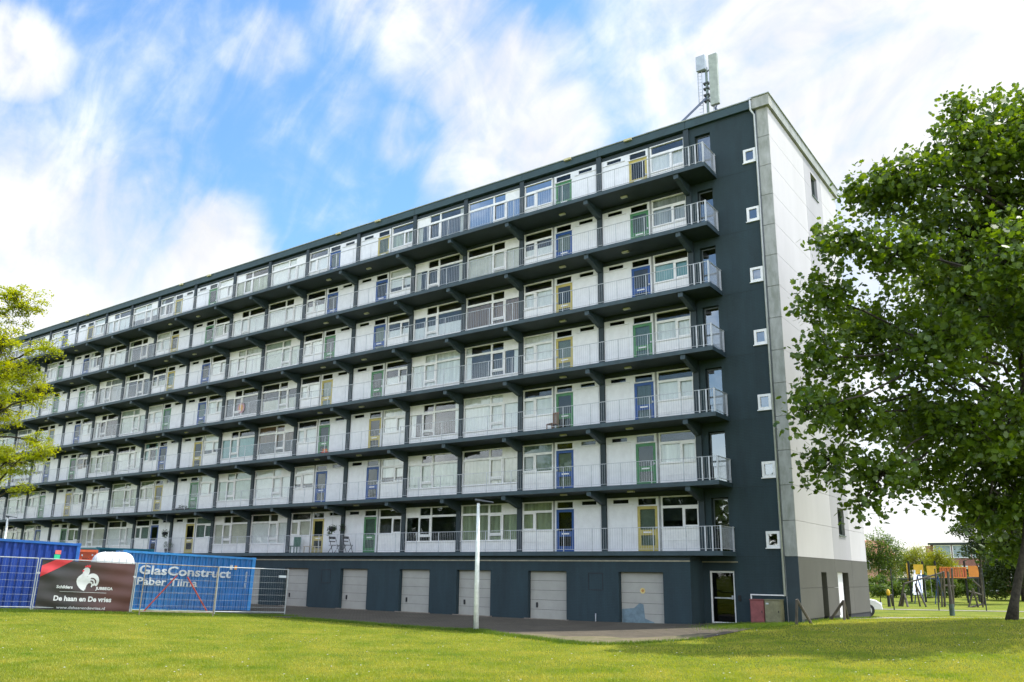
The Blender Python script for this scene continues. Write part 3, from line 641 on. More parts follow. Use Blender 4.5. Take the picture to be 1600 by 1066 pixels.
# ---------------------------------------------------------------- containers
def container(name, A_, B_, h, colr, label, light=None, base=None, wid=2.44, nr=20):
    """A_,B_: ground ends of the long side facing the camera, left to right; body extends away"""
    A_, B_ = Vector(A_), Vector(B_); d = B_-A_; Lg = d.length; rz = math.atan2(d.y, d.x); tilt = -math.atan2(d.z, math.hypot(d.x, d.y))
    o = empty(name, A_, rz, label, 'container', 'shipping containers'); o.rotation_euler = (0, tilt, rz)
    mm = mat(name+'_paint_'+label[:12], colr, .5, .12, 1.3, col2=tuple(c*.6+.006 for c in colr)); fr = mat(name+'_frame_'+label[:12], light or tuple(c*1.25 for c in colr), .45)
    b = MB(); p = (Lg-.3)/nr; x = .15; pts = []
    for i in range(nr): pts += [(x, .0), (x+p*.30, .0), (x+p*.45, .075), (x+p*.85, .075)]; x += p
    pts.append((Lg-.15, 0)); n = len(pts)
    b.add([(a, .03+c, .16) for a, c in pts]+[(a, .03+c, h-.12) for a, c in pts], [(i, i+1, i+1+n, i+n) for i in range(n-1)])
    b.build('side_wall', mm, o)
    MB().box(.1, .13, .14, Lg-.1, wid-.03, h-.06).build('body', mm, o)
    f = MB(); f.box(.16, 0, 0, Lg-.16, .12, .15); f.box(.16, 0, h-.11, Lg-.16, .1, h-.01)
    for xx in (0, Lg-.16): f.box(xx, 0, .12, xx+.16, .12, h-.12); f.box(xx, wid-.12, .12, xx+.16, wid, h-.12); f.box(xx+.02, .12, .0, xx+.14, wid-.12, .14); f.box(xx+.02, .12, h-.1, xx+.14, wid-.12, h-.02)
    f.build('frame', fr, o)
    c = MB()
    for xx in (-.01, Lg-.17):
        for yy in (-.01, wid-.15):
            for zz in (-.01, h-.12): c.box(xx, yy, zz, xx+.18, yy+.16, zz+.125)
    c.build('corner_casting', fr, o)
    # left end: doors with locking bars
    e = MB(); e.box(-.0, .14, .16, .05, wid/2-.01, h-.13); e.box(0, wid/2+.01, .16, .05, wid-.14, h-.13); e.build('end_door', mm, o)
    e = MB()
    for yy in (.4, .95, 1.5, 2.05): e.tube([(-.03, yy, .15), (-.03, yy, h-.15)], .016, 6)
    e.build('locking_bar', m_galv, o)
    return o, Lg
cA, cB = dp(198, 958, 37.2), dp(390, 960, 40)
dv = (cB-cA).normalized(); cA = cB-dv*6.06
cR, LR = container('shipping_container', (cA.x, cA.y, .13), (cB.x, cB.y, -.1), 2.68, (.008, .165, .47), 'sky blue container with white lettering behind the mesh gate', (.012, .22, .56), nr=21)
dv2 = Vector((.10, -.995, 0)).normalized(); cB2 = dp(111, 955, 35); cA2 = cB2+dv2*6.06
cL, LL = container('shipping_container', (cA2.x, cA2.y, .30), (cB2.x, cB2.y, .15), 2.86, (.006, .050, .32), 'royal blue container at the far left beside the lamp post', (.02, .12, .42), nr=17)
# writing on the sky blue container: lower left corner given as a fraction along the wall and height
m_let = mat('white_lettering', (.55, .60, .63), .6, .2, 3)
def write(parent, txt, x, z, size, m_, y=-.012, bold=.006, sx=1, name='lettering', w=None):
    me = text_mesh(txt, size, bold, sx=1)
    if w:
        xs = [v.co.x for v in me.vertices]; me.transform(Matrix.Diagonal((w/(max(xs)-min(xs)), 1, 1, 1)))
    me.materials.clear(); me.materials.append(m_)
    return link(name, me, parent, (x, y, z))
write(cR, 'GlasConstruct', LR*.125, 1.66, .56, m_let, w=LR*.685, bold=.012)
write(cR, 'Paber Tiima', LR*.12, 1.19, .46, m_let, w=LR*.44, bold=.009)
MB().box(LR*.80, -.02, 2.05, LR*.82, -.005, 2.27).build('white_mark', m_let, cR); MB().box(LR*.835, -.02, 2.07, LR*.855, -.005, 2.25).build('orange_mark_sign', mat('orange_paint', (.75, .32, .03), .6), cR)
o = write(cR, '45000 KG 2260', LR*.93, 2.0, .12, m_let, bold=.002); o.rotation_euler = (0, R(90), 0)
MB().box(LL-1.12, -.02, 2.36, LL-.86, -.005, 2.52).build('red_mark', mat('coral_paint', (.75, .16, .14), .6), cL); MB().box(LL-1.14, -.02, 2.17, LL-.88, -.005, 2.34).build('green_mark', mat('mint_paint', (.03, .55, .28), .6), cL)
# orange and teal containers behind
oA, oB = dp(110, 955, 38), dp(142, 955, 38.6)
oc = empty('shipping_container', (oA.x, oA.y, .1), math.atan2(oB.y-oA.y, oB.x-oA.x), 'orange container end showing between the two blue containers', 'container', 'shipping containers')
ow = (oB-oA).length; mo = mat('orange_container_paint', (.55, .085, .02), .5, .12, 2); hO = 2.72
MB().box(0, .06, 0, ow, 6, hO-.02).build('body', mo, oc)
f = MB(); f.box(0, 0, .1, .08, .06, hO); f.box(ow-.08, 0, .1, ow, .06, hO); f.box(.08, 0, hO-.12, ow-.08, .06, hO); f.box(.08, 0, hO-.52, ow-.08, .05, hO-.46); f.build('frame', mat('orange_frame', (.62, .11, .03), .5), oc)
MB().box(.18, .03, hO-.30, .24, .058, hO-.22).box(ow-.26, .03, hO-.28, ow-.2, .058, hO-.2).build('bolt', m_galv, oc)
write(oc, 'RENT', .22, hO-.44, .12, mat('dark_lettering', (.1, .03, .02), .7), y=.055, bold=.002, w=.45)
tA, tB = dp(140, 955, 47), dp(230, 960, 50)
tc_, _ = container('shipping_container', (tA.x, tA.y, 0), (tB.x, tB.y, 0), 3.15, (.01, .10, .16), 'dark teal container at the back beyond the white dome', (.02, .17, .24), nr=20)
# white dome-topped trailer
dA = dp(133, 950, 34.6); dB = dp(205, 952, 35.4)
tr = empty('covered_trailer', (dA.x, dA.y, hgt(dA.x, dA.y)), math.atan2(dB.y-dA.y, dB.x-dA.x), 'white round-topped covered trailer behind the company banner', 'trailer')
tl = (dB-dA).length; g0 = tr.location.z; zt = dp(165, 861.5, 34.8).z-g0
def se(t, e): c = math.cos(t); return math.copysign(abs(c)**e, c)
m = MB(); nu, nv = 28, 9; zb = zt-.75
for i in range(nv+1):
    ph = math.pi/2*i/nv; rr = math.cos(ph)**.42 if i < nv else .0; zz = zb+.75*math.sin(ph)**.9
    for k in range(nu):
        a = 2*math.pi*k/nu; c_, s2 = math.cos(a), math.sin(a); rx = abs(c_)**.55*(1 if c_ > 0 else -1); ry = abs(s2)**.55*(1 if s2 > 0 else -1)
        m.v.append((tl/2+tl/2*rx*rr, .65+.65*ry*rr, zz))
for i in range(nv):
    for k in range(nu): m.f.append((i*nu+k, i*nu+(k+1) % nu, (i+1)*nu+(k+1) % nu, (i+1)*nu+k)); m.m.append(0)
o = m.build('cover', mat('white_fibreglass', (.78, .79, .80), .35, .03, 3), tr, smooth_=True)
rb = MB()
for fx_ in (.12, .3, .46, .62, .78, .92):
    pts = []
    for i in range(11):
        a = math.pi*i/10; yy = -math.cos(a); z_ = abs(math.sin(a))**.5
        ex = 1-abs(2*fx_-1)**4; pts.append((tl*fx_, .65+.655*yy*ex**.3, zb+.77*z_*(ex**.42)))
    rb.tube(pts, .012, 5)
rb.build('seam', mat('grey_seam', (.5, .52, .55), .6), tr)
MB().box(0.02, 0.02, .35, tl-.02, 1.28, zb).build('body', mat('grey_trailer_body', (.4, .42, .44), .5), tr)
wh = MB()
for yy in (-.02, 1.2): wh.tube([(tl/2, yy, .3), (tl/2, yy+.12, .3)], .3, 18)
wh.build('wheel', m_black, tr)

# ---------------------------------------------------------------- temporary fence, banner, gate
m_fen = mat('fence_steel', (.42, .45, .46), .4, .12, 5, metal=.4)
def fpt(x, y, d): p = dp(x, y, d); return Vector((p.x, p.y, hgt(p.x, p.y)))
FP = [fpt(-55, 953, 30.3), fpt(48, 955, 31.4), fpt(203, 959, 33), fpt(333, 965, 34.4), fpt(445, 968, 36)]
def fence_panel(P, Q, label, mesh_=True, colm=None, g='temporary mesh fence panels'):
    d = Q-P; Lg = d.length-.06; rz = math.atan2(d.y, d.x)
    o = empty('mesh_fence', P+d.normalized()*.03, rz, label, 'fence panel', g); o.rotation_euler = (0, -math.asin(d.z/d.length), rz); cm_ = colm or m_fen
    f = MB(); f.tube([(0, 0, .02), (0, 0, 2.0)], .022, 8); f.tube([(Lg, 0, .02), (Lg, 0, 2.0)], .022, 8); f.tube([(0, 0, 1.98), (Lg, 0, 1.98)], .02, 8); f.tube([(0, 0, .16), (Lg, 0, .16)], .018, 8)
    f.build('frame', cm_, o)
    if mesh_:
        w_ = MB(); x = .1
        while x < Lg: w_.bar((x, .0, .16), (x, 0, 1.98), .0018); x += .10
        for z in np.arange(.36, 1.9, .26): w_.bar((0, .004, float(z)), (Lg, .004, float(z)), .007)
        w_.build('wire_mesh', cm_, o)
    for xx in (0, Lg) if not colm else (): MB().box(xx-.12, -.2, -.04, xx+.12, .3, .07).build('foot', mat('concrete_foot', (.12, .12, .11), .9, .2, 6), o)
    return o, Lg
fence_panel(FP[0], FP[1], 'mesh fence panel before the royal blue container at the left')
fb, Lb = fence_panel(FP[1], FP[2], 'fence panel carrying the black company banner')
fence_panel(FP[2], FP[3], 'mesh fence panel before the blue container lettering')
fe, Le = fence_panel(FP[3], FP[4], 'rightmost mesh fence panel in front of the garage doors')
MB().box(Le-.42, -.02, 1.62, Le-.08, -.012, 1.72).build('nameplate', m_let, fe)
cl_ = MB()
for x in (0, Lb): cl_.box(x-.06, -.03, 1.4, x+.06, .03, 1.47)
cl_.build('clamp', m_galv, fb)
# the banner
bn = empty('banner', fb.location+Vector((0, 0, 0)), 0, 'black banner with white rooster and De haan en De vries', 'banner'); bn.rotation_euler = fb.rotation_euler
nd = Matrix.Rotation(fb.rotation_euler.z, 4, 'Z') @ Vector((0, -.035, 0)); bn.location = fb.location+nd
BX0, BX1, BZ0, BZ1 = .07, Lb-.03, .06, 1.94
def wrinkle(u, v): return .012*math.sin(9*u+5*v)+.016*math.sin(5*(u+1.3*v)*2.2)*math.exp(-((u-.05)**2*12))+.02*math.sin(14*u-6*v)*sst(.72, .95, u)+.008*math.sin(23*v+4*u)
bw, bh = BX1-BX0, BZ1-BZ0; m = MB(); nu, nv = 60, 30
for jv in range(nv+1):
    for iu in range(nu+1): u, v = iu/nu, jv/nv; m.v.append((BX0+bw*u, wrinkle(u, v)*.9, BZ0+bh*v))
for jv in range(nv):
    for iu in range(nu): a = jv*(nu+1)+iu; m.f.append((a, a+1, a+nu+2, a+nu+1)); m.m.append(0)
m_ban = mat('black_banner_cloth', (.022, .025, .027), .45, .15, .8, col2=(.028, .02, .019), streak=1)
MB.build(m, 'cloth', m_ban, bn, smooth_=True)
def lay_on(me, x, z, parent, name, m_, off=-.022):
    for v in me.vertices:
        X, Z = x+v.co.x, z+v.co.z; v.co = (X, wrinkle((X-BX0)/bw, (Z-BZ0)/bh)*.9+off+v.co.y*.5, Z)
    me.materials.clear(); me.materials.append(m_); return link(name, me, parent)
def fit_text(txt, w_, size, bold):
    me = text_mesh(txt, size, bold, ext=.002); xs = [v.co.x for v in me.vertices]; a, b = min(xs), max(xs)
    me.transform(Matrix.Translation((-a, 0, 0))); me.transform(Matrix.Diagonal((w_/(b-a), 1, 1, 1))); return me
# positions from the photograph: banner spans x 378..1425 of its enlargement, top 190..230 bottom 750
def bxz(x, y):  # enlargement pixel -> banner plane
    u = (x-385)/(1415-385); ytop = 195+u*35; ybot = 745+u*15; return BX0+bw*u, BZ1-(y-ytop)/(ybot-ytop)*bh
_t = m_ban.node_tree; _b = _t.nodes['Principled BSDF']; _src = _b.inputs['Base Color'].links[0].from_socket      # the cloth's right half is printed maroon
_tc = N('ShaderNodeTexCoord', _t); _sx = N('ShaderNodeSeparateXYZ', _t); L(_tc.outputs['Object'], _sx.inputs[0], _t); _mr = N('ShaderNodeMapRange', _t, interpolation_type='SMOOTHSTEP')
L(_sx.outputs[0], _mr.inputs[0], _t); _mr.inputs[1].default_value = .9; _mr.inputs[2].default_value = 2.9; _mx = N('ShaderNodeMix', _t, data_type='RGBA'); L(_mr.outputs[0], _mx.inputs[0], _t); L(_src, _mx.inputs[6], _t); _mx.inputs[7].default_value = (.075, .022, .018, 1); L(_mx.outputs[2], _b.inputs['Base Color'], _t)
m_bt = mat('white_print', (.62, .64, .64), .6, .04, 3); m_red = mat('red_print', (.62, .035, .05), .5, .06, 3)
for txt, x0, x1, yb, sz, bo in (('De haan en De vries', 568, 1198, 640, .26, .008), ('Schilders', 578, 752, 505, .155, .005), ('JUBBEGA', 1003, 1195, 517, .15, .005), ('www.dehaanendevries.nl', 612, 1140, 728, .15, .001)):
    X0, Z0 = bxz(x0, yb); X1, Z1 = bxz(x1, yb); me = fit_text(txt, X1-X0, sz, bo)
    me.transform(Matrix.Shear('XY', 4, (0, 0)) if False else Matrix.Identity(4)); lay_on(me, X0, Z0, bn, 'lettering', m_bt)
def flat_poly(pts, depth=.002):
    bm = bmesh.new(); vs = [bm.verts.new((p[0], 0, p[1])) for p in pts]; bm.faces.new(vs); bmesh.ops.triangulate(bm, faces=bm.faces)
    for ax, nn in ((0, (1, 0, 0)), (2, (0, 0, 1))):
        lo = min(v.co[ax] for v in bm.verts); hi = max(v.co[ax] for v in bm.verts); q_ = lo+.06
        while q_ < hi:
            c_ = [0, 0, 0]; c_[ax] = q_; bmesh.ops.bisect_plane(bm, geom=list(bm.verts)+list(bm.edges)+list(bm.faces), plane_co=c_, plane_no=nn); q_ += .06
    me = bpy.data.meshes.new('print'); bm.to_mesh(me); bm.free(); return me
X0, Z0 = bxz(620, 543); X1, Z1 = bxz(1130, 556); lay_on(flat_poly([(0, 0), (X1-X0, Z1-Z0+.0), (X1-X0, Z1-Z0+.012), (0, .012)]), X0, Z0, bn, 'rule', m_bt)
def poly_px(pp, name, m_, off): lay_on(flat_poly([bxz(*p) for p in pp]), 0, 0, bn, name, m_, off)
poly_px([(387, 262), (530, 192), (712, 200), (560, 290), (384, 385)], 'red_stripe', m_red, -.020)
def arc(cx, cy, r, a0, a1, n=16, ry=None): return [(cx+r*math.cos(R(a0+(a1-a0)*i/n)), cy-(ry or r)*math.sin(R(a0+(a1-a0)*i/n))) for i in range(n+1)]
poly_px([(835, 300), (855, 278), (885, 275), (905, 290), (912, 320), (905, 350), (893, 375), (878, 405), (868, 440), (866, 480), (872, 515), (880, 535), (850, 522), (820, 500), (795, 468), (782, 430), (784, 400), (800, 375), (828, 350), (852, 325), (853, 310)], 'rooster_body', m_bt, -.020)
poly_px([(888, 530), (876, 495), (874, 450), (885, 410), (905, 375)]+arc(950, 425, 78, 130, -35, 18, 84)+[(1000, 480), (985, 470), (975, 480), (968, 472), (958, 495), (948, 488), (955, 465), (940, 447), (918, 448), (900, 470), (893, 500)], 'rooster_tail', m_bt, -.020)
for (cx_, cy_, r_) in ((948, 440, 52), (942, 448, 30)):
    a_ = arc(cx_, cy_, r_, 105, -10, 12); b_ = arc(cx_-3, cy_+4, r_-9, 105, -10, 12)[::-1]; poly_px(a_+b_, 'tail_feather', m_ban, -.026)
poly_px([(848, 276), (850, 256), (866, 262), (874, 246), (886, 256), (898, 243), (906, 254), (914, 250), (908, 282), (885, 270)], 'rooster_comb', m_red, -.024)
poly_px([(833, 300), (850, 306), (850, 318), (838, 325), (828, 318)], 'rooster_wattle', m_red, -.024)
# gate: brown-grey frame in front of the lettering, with two red raking props
gP, gQ = fpt(216, 958, 32.2), fpt(333, 967, 33.6)
gt, Lg = fence_panel(gP, gQ, 'brownish mesh gate standing open before the blue lettering', True, mat('rusty_gate_steel', (.28, .24, .18), .6, .3, 6), 'temporary mesh fence panels')
def prop(x0, y0, x1, y1, d0, d1, label):
    a, b = dp(x0, y0, d0), dp(x1, y1, d1); a.z = hgt(a.x, a.y)
    o = empty('fence_prop', a, 0, label, 'prop', 'red raking props'); MB().tube([(0, 0, 0), b-a], .03, 8).build('pole', mat('red_oxide_pole', (.42, .06, .04), .6, .2, 6), o)
    MB().box(-.12, -.12, -.02, .12, .12, .03).build('foot_plate', m_galv, o)
prop(221, 956, 277, 899, 33.2, 33.9, 'red pole leaning up to the right behind the mesh gate')
prop(327, 958, 293, 902, 34.6, 34.1, 'red pole leaning up to the left behind the mesh gate')

# ---------------------------------------------------------------- cabinets and stakes beside the entrance
def cabinet(x0, x1, y0, y1, z1, colr, label, n):
    z0 = hgt((x0+x1)/2, y0)-.05; o = empty('utility_cabinet', ((x0+x1)/2, (y0+y1)/2, z0), 0, label, 'cabinet', 'utility cabinets'); w_, d_ = (x1-x0)/2, (y1-y0)/2; h = z1-z0
    mm = mat(n, colr, .55, .15, 4)
    MB().box(-w_, -d_, 0, w_, d_, h).build('body', mm, o, bevel=.01); MB().box(-w_+.02, -d_-.02, .08, w_-.02, -d_-.002, h-.05).build('door', mm, o, bevel=.008)
    MB().box(-w_-.015, -d_-.03, h, w_+.015, d_+.02, h+.03).build('lid', mm, o); MB().box(w_-.09, -d_-.035, h*.5, w_-.06, -d_-.02, h*.5+.08).build('handle', m_black, o)
    return o, w_, d_, h
cabinet(-1.82, -1.28, -.55, -.1, 1.12, (.24, .07, .07), 'faded red utility cabinet left of the khaki one', 'faded_red_paint')
o, w_, d_, h = cabinet(-1.26, -.64, -.52, -.1, 1.13, (.20, .19, .11), 'khaki utility cabinet beside the corner pillar', 'khaki_paint')
MB().box(-w_+.06, -d_-.026, h-.16, -w_+.17, -d_-.021, h-.1).build('label_plate', m_let, o)
def stake(px_, label, legs, top):
    o = None; t = dp(*top); base_ = Vector((t.x, t.y, hgt(t.x, t.y)))
    o = empty('wooden_stakes', base_, 0, label, 'stakes', 'wooden stake props')
    for (x, y, d) in legs:
        b = dp(x, y, d); b.z = hgt(b.x, b.y)-.1; MB().tube([b-base_, t-base_], .055, 7).build('leg', m_wood, o)
stake(0, 'two thin timber stakes leaning together before the pillar', [(1244, 978, 30.4), (1270, 974, 30.6)], (1245, 937, 30.4))
stake(0, 'tripod of dark timber stakes in front of the gable door', [(1295, 978, 33.5), (1320, 978, 33), (1327, 977, 34)], (1318, 939, 33.5))

# ---------------------------------------------------------------- things on the galleries
def onw(x, y, Y): d = ray(x, y); return CC+d*((Y-CY)/d.y)
z1 = H+.172
c = onw(461, 866, -.55); o = empty('garden_chair', (c.x, -.55, z1), R(15), 'green plastic garden chair on the lowest gallery', 'chair')
mg = mat('green_plastic', (.015, .10, .06), .4)
MB().box(-.27, .16, .4, .27, .21, .95).build('backrest', mg, o, bevel=.02); MB().box(-.27, -.25, .38, .27, .2, .43).build('seat', mg, o, bevel=.015)
for a in (-1, 1):
    for b in (-1, 1): MB().box(a*.22-.025, b*.18-.025, 0, a*.22+.025, b*.18+.025, .38).build('leg', mg, o)
c = onw(487, 866, -.6); o = empty('plant_table', (c.x, -.6, z1), 0, 'low pale table beside the green chair on the lowest gallery', 'table'); mp_ = mat('pale_wood', (.48, .42, .32), .7)
MB().box(-.5, -.25, .36, .5, .25, .4).build('table_top', mp_, o)
for a in (-1, 1):
    for b in (-1, 1): MB().box(a*.45-.02, b*.2-.02, 0, a*.45+.02, b*.2+.02, .36).build('leg', mp_, o)
def fold_chair(px_, label):
    c = onw(px_, 868, -.6); o = empty('folding_chair', (c.x, -.6, z1), R(80), label, 'chair', 'black folding chairs')
    mk = mat('black_chair_metal', (.02, .02, .022), .5); MB().box(-.22, -.22, .42, .22, .2, .45).build('seat', mk, o); MB().bar((-.2, .24, .85), (.2, .24, .85), .03, .14).bar((-.2, .22, .65), (.2, .22, .65), .02, .06).build('backrest', mk, o)
    for a in (-.21, .21): MB().bar((a, .25, .9), (a, -.25, 0), .025).build('leg', mk, o); MB().bar((a, -.2, .44), (a, .28, 0), .025).build('leg', mk, o)
fold_chair(521, 'black folding chair left of the pier on the lowest gallery'); fold_chair(542, 'black folding chair right of the pier on the lowest gallery')
c = onw(863, 668, -.4); o = empty('wooden_chair', (c.x, -.4, H*3+.172), R(-20), 'brown wooden chair outside the green door on the third gallery', 'chair'); mk = mat('brown_wood', (.2, .1, .05), .6)
MB().box(-.22, -.2, .42, .22, .22, .46).build('seat', mk, o)
bk_ = MB()
for i in range(4): bk_.box(-.21+i*.12, .2, .46, -.15+i*.12, .225, 1.0)
bk_.box(-.22, .195, .96, .22, .23, 1.04); bk_.build('backrest', mk, o)
for a in (-.2, .2):
    for b in (-.18, .2): MB().box(a-.02, b-.02, 0, a+.02, b+.02, .42).build('leg', mk, o)
c = onw(566, 624, -.4); o = empty('flower_pot', (c.x, -.4, H*4+.172), 0, 'small black pot with a plant on the fourth gallery', 'plant pot')
MB().tube([(0, 0, 0), (0, 0, .3)], [.14, .19], 12).build('pot', m_black, o)
def on_gallery(name, px_, py_, n, label, cat, Y=-.35):
    c = onw(px_, py_, Y); return empty(name, (c.x, Y, H*n+.172), 0, label, cat)
m_leafd = mat('dark_leaf', (.03, .07, .015), .6, .3, 4, translucent=.3)
# ---------------------------------------------------------------- foliage generator
def leaf_mesh(name, centers, radii, per, size, m_, shape='lobed', flat=.6, seed=1, squash=.8, droop=0):
    r = np.random.default_rng(seed); C_ = np.repeat(np.asarray(centers, float), per, 0); Rr = np.repeat(np.asarray(radii, float), per)
    n = len(C_); d = r.normal(size=(n, 3)); d /= np.linalg.norm(d, axis=1)[:, None]; d *= (r.random(n)**.55)[:, None]*Rr[:, None]; d[:, 2] *= squash
    P = C_+d; P[:, 2] -= droop*Rr*(np.linalg.norm(d[:, :2], axis=1)/np.maximum(Rr, .01))**2
    nrm = r.normal(size=(n, 3))*(1-flat)+np.array([0, 0, 1])*flat; nrm /= np.linalg.norm(nrm, axis=1)[:, None]
    a = np.cross(nrm, r.normal(size=(n, 3))); a /= np.linalg.norm(a, axis=1)[:, None]; b = np.cross(nrm, a)
    if shape == 'lobed': S = np.array([(0, -.5), (.28, -.34), (.52, -.10), (.36, .06), (.40, .38), (.17, .34), (0, .60), (-.17, .34), (-.40, .38), (-.36, .06), (-.52, -.10), (-.28, -.34)])
    elif shape == 'oval': S = np.array([(0, -.5), (.24, -.1), (.18, .3), (0, .5), (-.18, .3), (-.24, -.1)])
    else: S = np.array([(-.12, -.5), (.12, -.5), (.14, .3), (0, .5), (-.14, .3)])
    k = len(S); sz = size*(.45+.95*r.random(n)); V = P[:, None, :]+(a[:, None, :]*S[None, :, 0, None]+b[:, None, :]*S[None, :, 1, None])*sz[:, None, None]
    me = bpy.data.meshes.new(name); me.vertices.add(n*k); me.vertices.foreach_set('co', V.reshape(-1).astype(np.float32)); me.loops.add(n*k); me.loops.foreach_set('vertex_index', np.arange(n*k, dtype=np.int32))
    me.polygons.add(n); me.polygons.foreach_set('loop_start', np.arange(0, n*k, k, dtype=np.int32)); me.polygons.foreach_set('loop_total', np.full(n, k, dtype=np.int32)); me.update(); me.validate(); me.materials.append(m_); return me
def limb(mb, p, q_, r0, r1, sag=.15, seg=5, jit=.12):
    p, q_ = Vector(p), Vector(q_); L_ = (q_-p).length; pts = []; rs = []
    for i in range(seg+1):
        t = i/seg; v = p.lerp(q_, t); 
        if 0 < i < seg: v += Vector((rnd.gauss(0, 1), rnd.gauss(0, 1), rnd.gauss(0, 1)))*L_*jit*.3
        v.z += math.sin(math.pi*t)*L_*sag; pts.append(v); rs.append(r0+(r1-r0)*t)
    mb.tube(pts, rs, 6 if r0 < .12 else 9); return pts
def make_tree(name, base, trunk_pts, trunk_r, lobes, n_cl, cl_r, per, size, leafm, shape, label, cat, flat=.5, squash=.8, seed=3, group=None, twig=.02, droop=0, shell=.5, barkm=None):
    """trunk_pts relative to base, lobes: (centre rel. base, radius)"""
    o = empty(name, base, 0, label, cat, group); tm = MB(); tp = [Vector(p) for p in trunk_pts]
    rs = [trunk_r*(1-.75*i/(len(tp)-1)) for i in range(len(tp))]; rs[0] *= 1.35; tm.tube(tp, rs, 12)
    r_ = random.Random(seed); cl = []; rad = []; tot = sum(l[1]**2 for l in lobes); lm = MB()
    for (c, R_) in lobes:
        c = Vector(c); zt_ = tp[-1].z; ok_ = [p for p in tp if p.z > zt_*.27]; cand = [p for p in ok_ if p.z < c.z] or ok_[:1]; j = min(cand, key=lambda p: (p-c).length*1.0+abs((c.z-p.z)-(c-p).length*.5)*.6)
        pts = limb(lm, j, c, max(.04, min(trunk_r*.5, R_*.06)), .03, .08)
        for i in range(max(3, int(n_cl*R_**2/tot))):
            d = Vector((r_.gauss(0, 1), r_.gauss(0, 1), r_.gauss(0, 1))).normalized(); t = r_.random()**(shell)
            t *= 1+(.28*r_.random() if r_.random() < .22 else 0); q_ = c+Vector((d.x, d.y, d.z*.85))*R_*t; cl.append(tuple(q_)); rad.append(cl_r*(.6+.8*r_.random()))
            s0 = min(pts, key=lambda p: (p-q_).length); limb(lm, s0, q_, twig, twig*.25, .04, 3, .2)
    tm.build('trunk', barkm or m_bark, o, smooth_=True); lm.build('limbs', barkm or m_bark, o, smooth_=True)
    link('crown', leaf_mesh('crown', cl, rad, per, size, leafm, shape, flat, seed, squash, droop), o); return o
m_maple = mat('plane_tree_leaf', (.125, .19, .018), .45, .3, 3.2, col2=(.022, .060, .008), translucent=.42)
D0 = 29; tb = dp(1580, 965, D0); tb.z = hgt(tb.x, tb.y)-.05
def rel(x, y, d, b=tb): return dp(x, y, d)-b
LT = [(1560, 225, 0, 92), (1500, 240, -1, 66), (1425, 290, -1, 70), (1368, 305, 0, 54), (1322, 385, -2, 56), (1405, 395, -3, 62), (1510, 370, 1, 120), (1292, 465, -2, 52), (1370, 520, 1, 90), (1290, 560, -3, 55),
      (1455, 540, -3, 85), (1550, 500, 3, 120), (1262, 640, -4, 48), (1335, 640, -2, 60), (1425, 660, 2, 72), (1510, 650, -2, 105), (1300, 720, -3, 48), (1375, 740, -3, 52), (1450, 740, 0, 55), (1560, 730, 1, 95), (1345, 790, -3.5, 26), 
      (1640, 300, 0, 130), (1660, 480, -2, 140), (1650, 680, 0, 130), (1720, 400, 2, 140), (1730, 600, 1, 130), (1600, 200, 1, 70), (1540, 800, 0, 50), (1620, 800, 1, 70), (1500, 780, 1, 42), (1575, 850, 1, 34), (1640, 860, 1, 40), (1500, 180, 0, 34), (1580, 400, -4, 90), (1480, 450, 4, 90)]
lob = [(rel(x, y, D0+d), r*(D0+d)/FPX*.84) for (x, y, d, r) in LT]
tp = [(0, 0, 0), rel(1585, 940, D0)*1, rel(1592, 900, D0), rel(1602, 850, D0), rel(1606, 780, D0+.2), rel(1600, 640, D0), rel(1590, 480, D0), rel(1580, 330, D0), rel(1570, 230, D0)]
make_tree('plane_tree', tb, tp, .165, lob, 2100, .68, 36, .172, m_maple, 'lobed', 'large broadleaf tree on the lawn overlapping the white gable', 'tree', flat=.45, seed=5, twig=.025, droop=.25, shell=.42)
# left tree: light feathery yellow-green
m_loc = mat('yellow_green_leaf', (.34, .36, .022), .5, .3, .9, col2=(.16, .22, .014), translucent=.5)
D1 = 31; tb1 = dp(-45, 955, D1); tb1.z = hgt(tb1.x, tb1.y)-.05
LT1 = [(30, 480, 0, 42), (0, 540, -1, 50), (-40, 500, 0, 50), (30, 590, -1, 40), (75, 545, -1, 24), (60, 610, -1, 26), (0, 640, 0, 45), (10, 720, -1, 40), (60, 705, -1, 28), (-60, 600, 0, 80), (-60, 720, 0, 80), (-130, 560, 0, 80), (-130, 700, 0, 80), (-90, 470, 0, 60), (20, 460, 0, 20), (55, 690, 0, 24), (30, 760, 0, 18)]
lob = [(dp(x, y, D1+d)-tb1, r*(D1+d)/FPX*.9) for (x, y, d, r) in LT1]
tp = [(0, 0, 0)]+[dp(x, y, D1)-tb1 for x, y in ((-44, 880), (-40, 800), (-42, 700), (-45, 600), (-40, 500))]
make_tree('locust_tree', tb1, tp, .2, lob, 1250, .36, 70, .085, m_loc, 'oval', 'feathery yellow-green tree reaching in at the left edge', 'tree', flat=.65, squash=.35, seed=9, twig=.014, droop=.3, shell=.5)

# background trees and bushes on the right
def gtree(name, px_, py0, d, lobes, leafm, label, cat, size=.16, n_cl=160, cl_r=.5, per=60, trunk_r=.12, group=None, seed=1, shape='oval', flat=.35, top=None):
    b = dp(px_, 930, d); b.z = hgt(b.x, b.y)
    lob = [(dp(x, y, d+dd)-b, r*d/FPX) for (x, y, dd, r) in lobes]; hi = max(l[0].z for l in lob)
    ctr = sum((l[0] for l in lob), Vector())/len(lob)
    tp = [(0, 0, 0), (0, 0, hi*.3), (ctr.x*.3, ctr.y*.3, hi*.6), (ctr.x*.5, ctr.y*.5, hi*.9)]
    return make_tree(name, b, tp, trunk_r, lob, n_cl, cl_r, per, size, leafm, shape, label, cat, flat, .8, seed, group, twig=.02)
m_ybush = mat('yellow_bush_leaf', (.24, .25, .02), .5, .3, .8, col2=(.12, .16, .015), translucent=.45)  # the bushes' own yellow-green leaf colour
